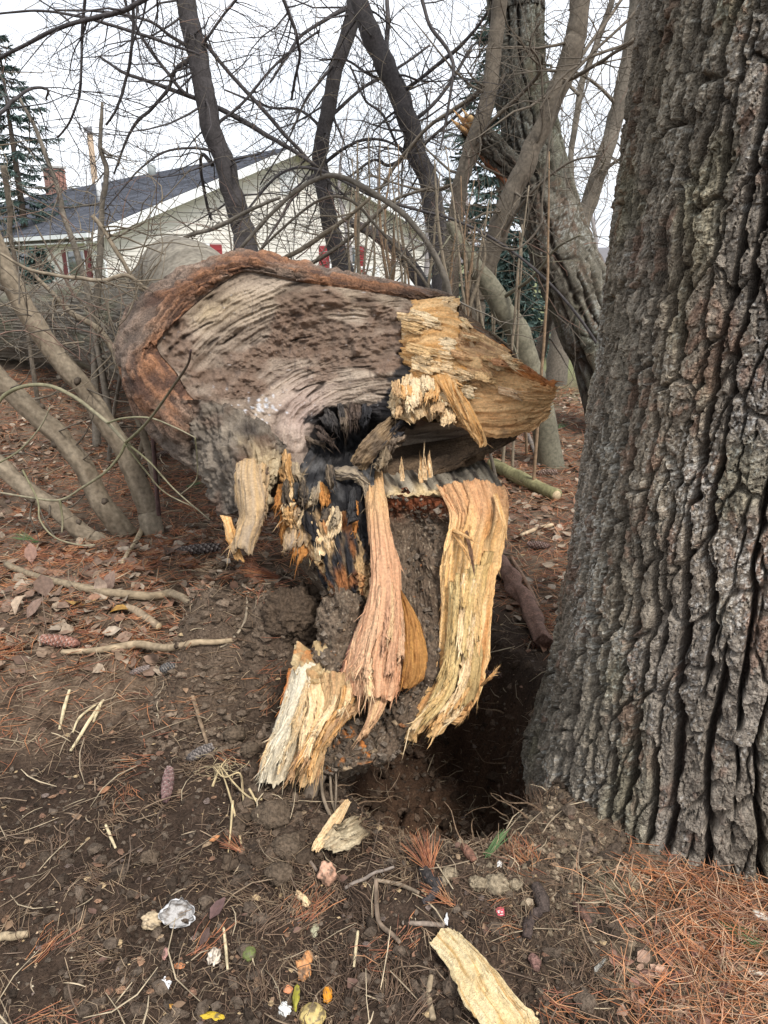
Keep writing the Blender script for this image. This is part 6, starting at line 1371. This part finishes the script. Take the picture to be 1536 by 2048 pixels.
# ================================================================ KITCHEN SCRAPS AND CHIPS
def shell(name, lab, px, py, rad, cap, nrm, col, cat, jag=.25, thick=.0012, seed=0, squash=(1, 1, 1), inner=None, lift=.3, group='kitchen scraps on the soil', cup=True, mat=None, rough=.08):
    """a broken piece of a round peel or shell: part of a sphere with a torn edge"""
    c = G(px, py); root = empty(name, c, lab, cat, group); nr, na = 14, 44; th = np.linspace(0, 1, nr)[:, None]; a = np.linspace(0, 2*np.pi, na, endpoint=False)[None]
    edge = cap*(1-jag*np.abs(fbm(np.cos(a)*1.1+seed, np.sin(a)*1.1, 3, seed))*1.6); T = th*edge; n = unit(np.array(nrm, float)); e1 = unit(np.cross(n, (.3, .9, .2))); e2 = np.cross(n, e1)
    def surf(r): return r[..., None]*(np.cos(T)[..., None]*n+np.sin(T)[..., None]*(np.cos(a)[..., None]*e1+np.sin(a)[..., None]*e2))*np.array(squash)
    rr = rad*(1+rough*fbm(np.cos(a)*T*3, np.sin(a)*T*3+seed, 3, seed+4)); Vo = surf(rr); Vi = surf(rr-thick)
    off = -surf(np.full_like(T, rad)).reshape(-1, 3); zmin = min(Vo[..., 2].min(), Vi[..., 2].min()); xy = Vo.reshape(-1, 3).mean(0)
    base = c-np.array([xy[0], xy[1], zmin])+np.array([0, 0, .002]); k = fbm(np.cos(a)*T*4, np.sin(a)*T*4, 3, seed+8)*.5+.5; co = lerp(np.array(col)*.8, np.array(col)*1.15, k); ci = lerp(np.array(inner if inner is not None else col)*.75, np.array(inner if inner is not None else col), k)
    dm = sst(.05, .4, fbm(np.cos(a)*T*3+seed*3, np.sin(a)*T*3, 3, seed+12))*(.8 if cat != 'paper' else .4); co = lerp(co, (.09, .065, .045), dm); ci = lerp(ci, (.09, .065, .045), dm)
    mb = MB(); m = nr*na; V = np.concatenate([(Vo+base).reshape(-1, 3), (Vi+base).reshape(-1, 3)]); q = grid_faces(nr, na, True); e = (nr-1)*na; j = np.arange(na); rim = np.stack([e+j, e+(j+1) % na, m+e+(j+1) % na, m+e+j], -1)
    mb.add(V, np.concatenate([q, q+m, rim]), None, np.concatenate([co.reshape(-1, 3), ci.reshape(-1, 3)])); part(mb, 'peel', mat or M_SCRAP, root); return root
shell('eggshell', 'cracked white eggshell lying open on the soil', 355, 1838, .036, 1.75, (-.25, .55, -.6), (.74, .73, .72), 'eggshell', .35, .0025, 1, (1.15, 1, .8), (.50, .48, .46), rough=.25)  # grey inner colour paints the shade inside the open shell
shell('eggshell', 'tan crumpled eggshell beside the white one', 300, 1853, .026, 1.6, (-.3, -.3, .8), (.52, .40, .25), 'eggshell', .3, .0018, 2, (1, .9, .6), rough=.3)
shell('eggshell', 'small white eggshell bits low in the soil', 328, 1976, .020, 1.2, (.2, -.4, .8), (.75, .75, .75), 'eggshell', .6, .001, 3, (1, .8, .5), rough=.4)
shell('eggshell', 'pale torn eggshell piece above the green scrap', 430, 1925, .024, 1.3, (.3, -.5, .8), (.68, .58, .46), 'eggshell', .5, .0015, 4, (.7, 1.1, .6), rough=.3)
shell('eggshell', 'white torn scrap beside the lemon', 568, 2026, .018, 1.3, (-.3, -.4, .8), (.74, .74, .70), 'eggshell', .5, .0015, 5, (.9, 1.1, .6), rough=.3)
shell('onion_skin', 'papery pink onion skin at the end of the thin root', 656, 1770, .032, 1.35, (.2, -.7, .7), (.52, .30, .20), 'onion skin', .35, .001, 6, (.85, .8, 1.1), (.5, .35, .25), rough=.2)
shell('pepper_scrap', 'small glossy green vegetable scrap on the soil', 496, 1918, .017, 1.5, (-.2, -.5, .8), (.13, .15, .045), 'scrap', .45, .002, 7, (1, 1.1, .8))
shell('orange_peel', 'largest piece of pale orange peel right of the scraps', 611, 1947, .034, 1.2, (.2, -.5, .85), (.60, .28, .11), 'peel', .55, .003, 8, (.75, 1.2, .55), (.6, .42, .22), rough=.2)
shell('orange_peel', 'bright orange peel scrap above the lemon', 657, 1998, .022, 1.2, (.4, -.4, .8), (.70, .28, .02), 'peel', .4, .003, 9, (.6, 1.1, .6), rough=.2)
shell('lemon_half', 'pale yellow squeezed lemon half at the bottom edge', 626, 2036, .029, 1.35, (.1, -.1, .95), (.55, .42, .16), 'lemon', .12, .003, 10, (1.05, 1, .75), rough=.1)
shell('green_peel', 'curved green and yellow peel left of the lemon', 590, 2008, .024, 1.2, (-.6, -.3, .7), (.30, .27, .03), 'peel', .3, .003, 11, (.55, 1.3, .8), rough=.15)
shell('yellow_peel', 'yellow peel strip at the bottom edge left of the lemon', 428, 2036, .026, 1.1, (.2, .4, .8), (.55, .38, .03), 'peel', .5, .002, 12, (1.2, .6, .5), rough=.2)
shell('orange_peel', 'tiny orange scrap below the white eggshell', 360, 1936, .012, 1.2, (.2, -.4, .8), (.55, .21, .08), 'peel', .4, .002, 13, (1.3, .8, .5))
shell('pink_scrap', 'small pinkish brown scrap below the eggshell', 330, 1914, .015, 1.2, (-.3, -.4, .8), (.42, .22, .18), 'scrap', .5, .002, 14, (.7, 1.2, .6))
shell('orange_peel', 'small orange scrap between lemon and green peel strip', 577, 1984, .014, 1.1, (.3, -.4, .8), (.55, .22, .10), 'peel', .4, .002, 15, (1.1, .8, .5))
shell('orange_peel', 'tiny orange crumb near the bottom left of the scraps', 343, 2017, .009, 1.2, (.2, -.4, .8), (.62, .30, .04), 'peel', .4, .002, 16, (1.2, .7, .5))
shell('grey_scrap', 'grey green curled scrap right of the onion skin', 628, 1868, .020, 1.1, (-.3, -.4, .8), (.36, .34, .22), 'scrap', .5, .002, 17, (.7, 1.2, .5))
shell('paper_scrap', 'small white torn scrap above the loose wood slab', 893, 1845, .016, 1.1, (.2, -.5, .8), (.72, .72, .72), 'paper', .6, .001, 18, (.5, 1.2, .6), rough=.4)
shell('paper_scrap', 'tiny white scrap on the heap by the trunk foot', 1000, 1733, .012, 1.2, (.2, -.5, .8), (.72, .70, .66), 'paper', .6, .001, 19, (.7, 1.2, .6), rough=.4)
# torn red sticker with a white mark
def sticker():
    c = G(1000, 1828); root = empty('torn_sticker', c, 'tiny torn red sticker with white marks near the trunk foot', 'sticker'); e1 = unit(np.array([.98, .1, .1])); e2 = unit(np.array([-.1, .75, .66])); n = np.cross(e1, e2); mb = MB(); w, h = .0105, .010; p0 = c+np.array([0, 0, .007])
    q = [(-1, -.9), (.9, -1), (1, .8), (.3, 1), (-.9, .85)]; mb.prism([p0+e1*w*a+e2*h*b for a, b in q], -n*.0006, (.50, .07, .09)); part(mb, 'paper', M_PAINT, root, False)
    for (a0, b0, a1, b1) in ((-.6, .1, .1, .3), (-.5, -.3, -.2, .05), (.2, -.2, .6, .0), (-.1, -.65, .6, -.5)):
        mb = MB(); mb.prism([p0+e1*w*a+e2*h*b+n*.0005 for a, b in ((a0, b0), (a1, b0), (a1, b1), (a0, b1))], n*.0003, (.75, .72, .70)); part(mb, 'white_mark', M_PAINT, root, False)
sticker()
# single leaves
def one_leaf(lab, px, py, ln, head, col, tilt=.3, seed=0, lift=.01, width=1.0):
    c = G(px, py); rng = np.random.default_rng(seed); v = leaf_arrays(1, rng, np.array([ln]))[0].reshape(12, 3); v[:, 1] *= width; a = math.radians(head); ti = tilt
    v = np.stack([v[:, 0]*math.cos(ti)-v[:, 2]*math.sin(ti), v[:, 1], v[:, 0]*math.sin(ti)+v[:, 2]*math.cos(ti)], -1); v = np.stack([v[:, 0]*math.cos(a)-v[:, 1]*math.sin(a), v[:, 0]*math.sin(a)+v[:, 1]*math.cos(a), v[:, 2]], -1)
    v[:, 2] += -v[:, 2].min()+lift; q = np.array([(i*3+j, i*3+j+1, i*3+j+4, i*3+j+3) for i in range(3) for j in range(2)])
    root = empty('dead_leaf', c, lab, 'leaf', 'single dead leaves'); mb = MB(); V = np.concatenate([v+c, v+c-np.array([0, 0, .0008])]); mb.add(V, np.concatenate([q, q+12]), None, np.array(col)); part(mb, 'blade', M_LEAF, root)
    mb = MB(); tube(mb, v[[1, 4, 7, 10]]+c+np.array([0, 0, .0006]), [.0012, .001, .0008, .0004], 4, np.array(col)*1.4); part(mb, 'midrib', M_LEAF, root)
one_leaf('dark purple brown leaf right of the white eggshell', 437, 1828, .058, 58, (.11, .062, .055), .35, 1)
one_leaf('dark thin leaf below the purple brown leaf', 410, 1880, .045, 70, (.09, .055, .045), .3, 2, .006, .6)
one_leaf('upright pale brown leaf at the left, first of the standing pair', 203, 1190, .10, 85, (.30, .22, .165), 1.2, 3, 0, .8)
one_leaf('upright brown leaf at the left, second of the standing pair', 222, 1182, .095, 60, (.21, .14, .105), 1.1, 4, 0, .9)
one_leaf('yellow brown leaf lying by the short broken stick', 240, 1228, .08, 10, (.34, .19, .05), .1, 5)
one_leaf('long yellow brown leaf under the standing pair', 165, 1212, .13, 0, (.30, .18, .06), .05, 6, .01, .5)
one_leaf('dark curled leaf in the left heap', 90, 1190, .11, 120, (.14, .09, .065), .7, 7)
one_leaf('pale leaf in the left heap near the edge', 40, 1225, .10, 75, (.36, .27, .19), .6, 8, 0, .7)
one_leaf('brown leaf at the foot of the left heap', 70, 1235, .10, 50, (.20, .13, .095), .7, 9)
one_leaf('reddish leaf left of the long purple cone', 210, 1588, .035, 40, (.30, .15, .08), .2, 10)
one_leaf('bright brown leaf by the pale root bunch', 430, 1685, .03, 20, (.42, .19, .08), .3, 11)
one_leaf('brown leaf standing among rust needles at far left', 65, 1125, .11, 110, (.26, .15, .11), .9, 12)
# loose slab of pale wood in the foreground
def slab(name, lab, rows, lifts, colf, seed, thick=.02, ns=90, nt2=60, cat='wood slab', fib=(12, .004), jag=.12, ledge=.008, lump=0):
    R = []
    for r, lf in zip(rows, lifts):
        rr = []
        for k, p in enumerate(r):
            g = G(*p); d = (CAM_H-(g[2]+lf)); rr.append((p[0], p[1], g[1]*d/(CAM_H-g[2]) if CAM_H > g[2] else g[1]))
        R.append(rr)
    c = G(*rows[len(rows)//2][0]); root = empty(name, c, lab, cat)
    patch(R, 'wood', colf, ns, nt2, fib, jag=jag, jagf=6, thick=thick, bulge=.008, ledge=ledge, seed=seed, parent=root, rel=False, lump=lump, lumpf=18, edge_jag=.12); return root
def slabcol(S, T, rg, st, P):
    k = fbm(T*9+1.2*fbm(T*3, S*3, 2, 150), S*2.2, 4, 151)*.5+.5; c = lerp((.66, .49, .24), (.74, .62, .40), k); c = lerp(c, (.52, .31, .11), sst(.62, .75, fbm(T*14+2*fbm(S*2, T*2, 2, 152), S*1.5, 3, 153)*.5+.5)*.8); c = lerp(c, (.58, .34, .05), sst(.75, .95, S)*.35); return dirt(c, P, .02, 17, SOILC, 30)
slab('wood_slab', 'large loose slab of pale torn wood in the foreground', [[(858,1888),(890,1862),(922,1868)],[(882,1920),(920,1890),(955,1898)],[(908,1965),(960,1935),(1000,1950)],[(925,2005),(985,1985),(1042,2002)],[(960,2050),(1020,2040),(1075,2030)],[(1000,2100),(1040,2085),(1085,2070)]], [.02, .03, .035, .035, .03, .03], slabcol, 701, .025, 120, 80)
slab('wood_slab', 'pale torn wood lying in the hole, left of the pair', [[(690,1600),(700,1608)],[(655,1640),(680,1650)],[(630,1680),(650,1690)],[(618,1708),(632,1712)]], [.05, .05, .04, .03], wood(CREAM, PALE, .6, .15, 161), 702, .015, 50, 30, jag=.2)
slab('wood_slab', 'broad cracked pale wood lying in the hole beside the thin roots', [[(735,1622),(742,1672)],[(705,1632),(722,1685)],[(670,1655),(690,1700)],[(632,1690),(650,1712)]], [.06, .07, .06, .03], wood((.60, .50, .33), (.30, .21, .12), .5, .2, 162), 703, .02, 60, 50, jag=.25, ledge=.014)
slab('wood_chip', 'small pale wood chip beside the onion skin root', [[(590,1790),(598,1784)],[(604,1805),(612,1798)],[(612,1818),(620,1812)]], [.01, .012, .01], wood(CREAM, PALE, .7, .1, 163), 704, .006, 24, 16, 'wood chip')
slab('wood_chip', 'tan wood chip on the log side ground at far left', [[(150,690),(150,700)],[(170,688),(172,706)],[(194,690),(196,705)]], [.05, .05, .05], wood((.58, .36, .20), PALE, .7, 0, 164), 705, .03, 24, 16, 'wood chip')
slab('wood_chip', 'grey wood chip lying right of the loose slab', [[(1185,1942),(1190,1948)],[(1198,1928),(1204,1934)],[(1208,1915),(1212,1920)]], [.006, .008, .006], wood((.40, .38, .33), (.28, .26, .23), .7, 0, 165), 706, .004, 20, 12, 'wood chip')
# dark bark curls and clods near the trunk foot
def bark_curl(lab, pts, w, col): stick('bark_strip', lab, pts, w, col, 'bark', 7, .35, .004, None, M_BARK, 'dark bark strips by the trunk foot')
bark_curl('dark curled bark strip standing highest by the trunk foot', [(1070,1780),(1082,1810),(1088,1835)], [20,26,18], (.075, .055, .045))
bark_curl('dark bark strip lying below the curled one', [(1078,1830),(1058,1850),(1052,1885)], [16,20,16], (.07, .05, .042))
bark_curl('dark charred stick leaning at the lip of the hole', [(880,1770),(865,1800),(846,1812)], [16,16,10], (.06, .05, .048))
bark_curl('short black bark piece on the lip of the hole', [(846,1745),(858,1765),(872,1785)], [18,20,14], (.05, .043, .04))
bark_curl('brown bark flake right of the dark strips', [(1148,1815),(1165,1835),(1180,1855)], [12,16,10], (.13, .075, .055))
bark_curl('reddish bark chip on the heap below the trunk', [(925,1700),(938,1716),(948,1728)], [14,20,12], (.24, .12, .08))
bark_curl('brown bark chip below the dark strips', [(1060,1922),(1068,1935),(1072,1950)], [14,18,10], (.20, .11, .09))
def clod(lab, px, py, r, col, seed, sq=.75, lift=.35):
    c = G(px, py); root = empty('earth_clod', c, lab, 'clod', 'clods of earth'); nu, na = (26, 40) if r < .08 else (90, 140); u = np.linspace(0, np.pi, nu)[:, None]; a = np.linspace(0, 2*np.pi, na, endpoint=False)[None]; d = np.stack([np.sin(u)*np.cos(a), np.sin(u)*np.sin(a), np.cos(u)+0*a], -1)
    rr = r*(1+.35*fbm3(d*1.6+seed, 3, seed)+.22*fbm3(d*5+seed, 3, seed+3)); rr = rr*(1+.10*fbm3(d*14+seed, 3, seed+6)+(.07*fbm3(d*30, 3, seed+8) if r > .08 else 0)); V = d*rr[..., None]*np.array([1, .85, sq])+c+np.array([0, 0, r*lift]); k = fbm3(d*6+seed, 3, seed+5)*.5+.5
    mb = MB(); mb.add(V, grid_faces(nu, na, True), None, lerp(np.array(col)*.7, np.array(col)*1.3, k)); part(mb, 'lump', M_SOIL, root)
TANS = (.27, .215, .145)
for i, (lab, px, py, r) in enumerate([('largest tan clod on the heap at the trunk foot', 992, 1778, .034), ('tan clod left of the largest one', 955, 1772, .022), ('slim tan clod beside the charred stick', 900, 1752, .020), ('small tan clod at the left end of the heap', 883, 1768, .018), ('small tan clod right of the largest one', 1030, 1772, .016), ('tan pebble high on the heap near the bark', 1012, 1610, .014), ('tan pebble under the green needle sprig', 968, 1672, .014)]): clod(lab, px, py, r, TANS, 10+i)
for i, (lab, px, py, r) in enumerate([('big grey brown clod under the tip of the white root', 545, 1640, .05), ('clod of earth left of the pale root bunch tip', 575, 1700, .04), ('dark clod beside the bank foot', 470, 1475, .035), ('dark clod between bank foot and white root', 500, 1505, .03), ('rounded dark clod just above the eggshell', 560, 1755, .035), ('earth clod in the middle of the dark soil', 300, 1720, .025), ('crumbly clod at the foot of the bank', 380, 1455, .026)]): clod(lab, px, py, r, (.115, .084, .058), 30+i)
clod('lump of dark earth under the hanging splinters', 590, 1250, .11, (.09, .063, .043), 51, 1.0, .3)
# sprigs of needles
def sprig(name, lab, px, py, n, ln, head, spread, col, upz=.25, rad=.0011, cat='needles', seed=0):
    c = G(px, py); rng = np.random.default_rng(seed); root = empty(name, c, lab, cat); mb = MB(); a0 = math.radians(head)
    for i in range(n):
        a = a0+rng.normal()*spread; d = unit(np.array([math.cos(a), math.sin(a), upz+rng.normal()*.12])); b = c+np.array([rng.normal()*.006, rng.normal()*.006, .006]); L_ = ln*rng.uniform(.7, 1.1); sag = rng.uniform(0, .25)
        P = np.array([b, b+d*L_*.5+np.array([0, 0, .01*sag]), b+d*L_-np.array([0, 0, L_*.2*sag])]); tube(mb, P, [rad, rad, rad*.4], 3, np.array(col[rng.integers(len(col))])*rng.uniform(.8, 1.2), cap=False)
    part(mb, 'needle_tuft', M_NEEDLE, root)
GRN = [(.09, .16, .06), (.13, .20, .08), (.16, .21, .10)]
sprig('green_sprig', 'sprig of fresh green pine needles on the heap by the trunk', 975, 1712, 26, .085, 48, .13, GRN, .3, seed=1)
sprig('green_sprig', 'green needle sprig lying in the orange needle drift', 1440, 1845, 26, .10, -58, .10, GRN, .15, seed=2)
sprig('green_sprig', 'green needle sprig at the left among the dead leaves', 75, 1085, 24, .14, 190, .3, GRN, .35, .0016, seed=3)
sprig('green_sprig', 'small green sprig under the vine near the rotten flank', 375, 975, 18, .12, 10, .4, GRN, .3, .0016, seed=4)
sprig('green_sprig', 'small green sprig right of the torn wing', 1118, 860, 18, .14, 60, .4, GRN, .4, .002, seed=5)
sprig('needle_tuft', 'tuft of orange needles bristling on top of the lifted earth', 560, 1160, 90, .15, 195, .35, NEED, .25, .0013, seed=6)
sprig('needle_tuft', 'tuft of orange needles standing on the lip of the hole', 860, 1745, 60, .10, 110, .5, NEED, .7, .001, seed=7)
sprig('needle_tuft', 'small orange needle tuft below the pale root bunch', 480, 1705, 22, .07, 160, .35, NEED, .3, .001, seed=8)
sprig('needle_tuft', 'orange needle tuft at the foot of the heap', 900, 1810, 30, .08, 150, .4, NEED, .3, .001, seed=9)
sprig('grass_tuft', 'tuft of dry tan grass at the trunk foot', 1255, 1800, 110, .10, 150, .8, [(.36, .29, .19), (.28, .22, .14)], .15, .0007, 'grass', 10)
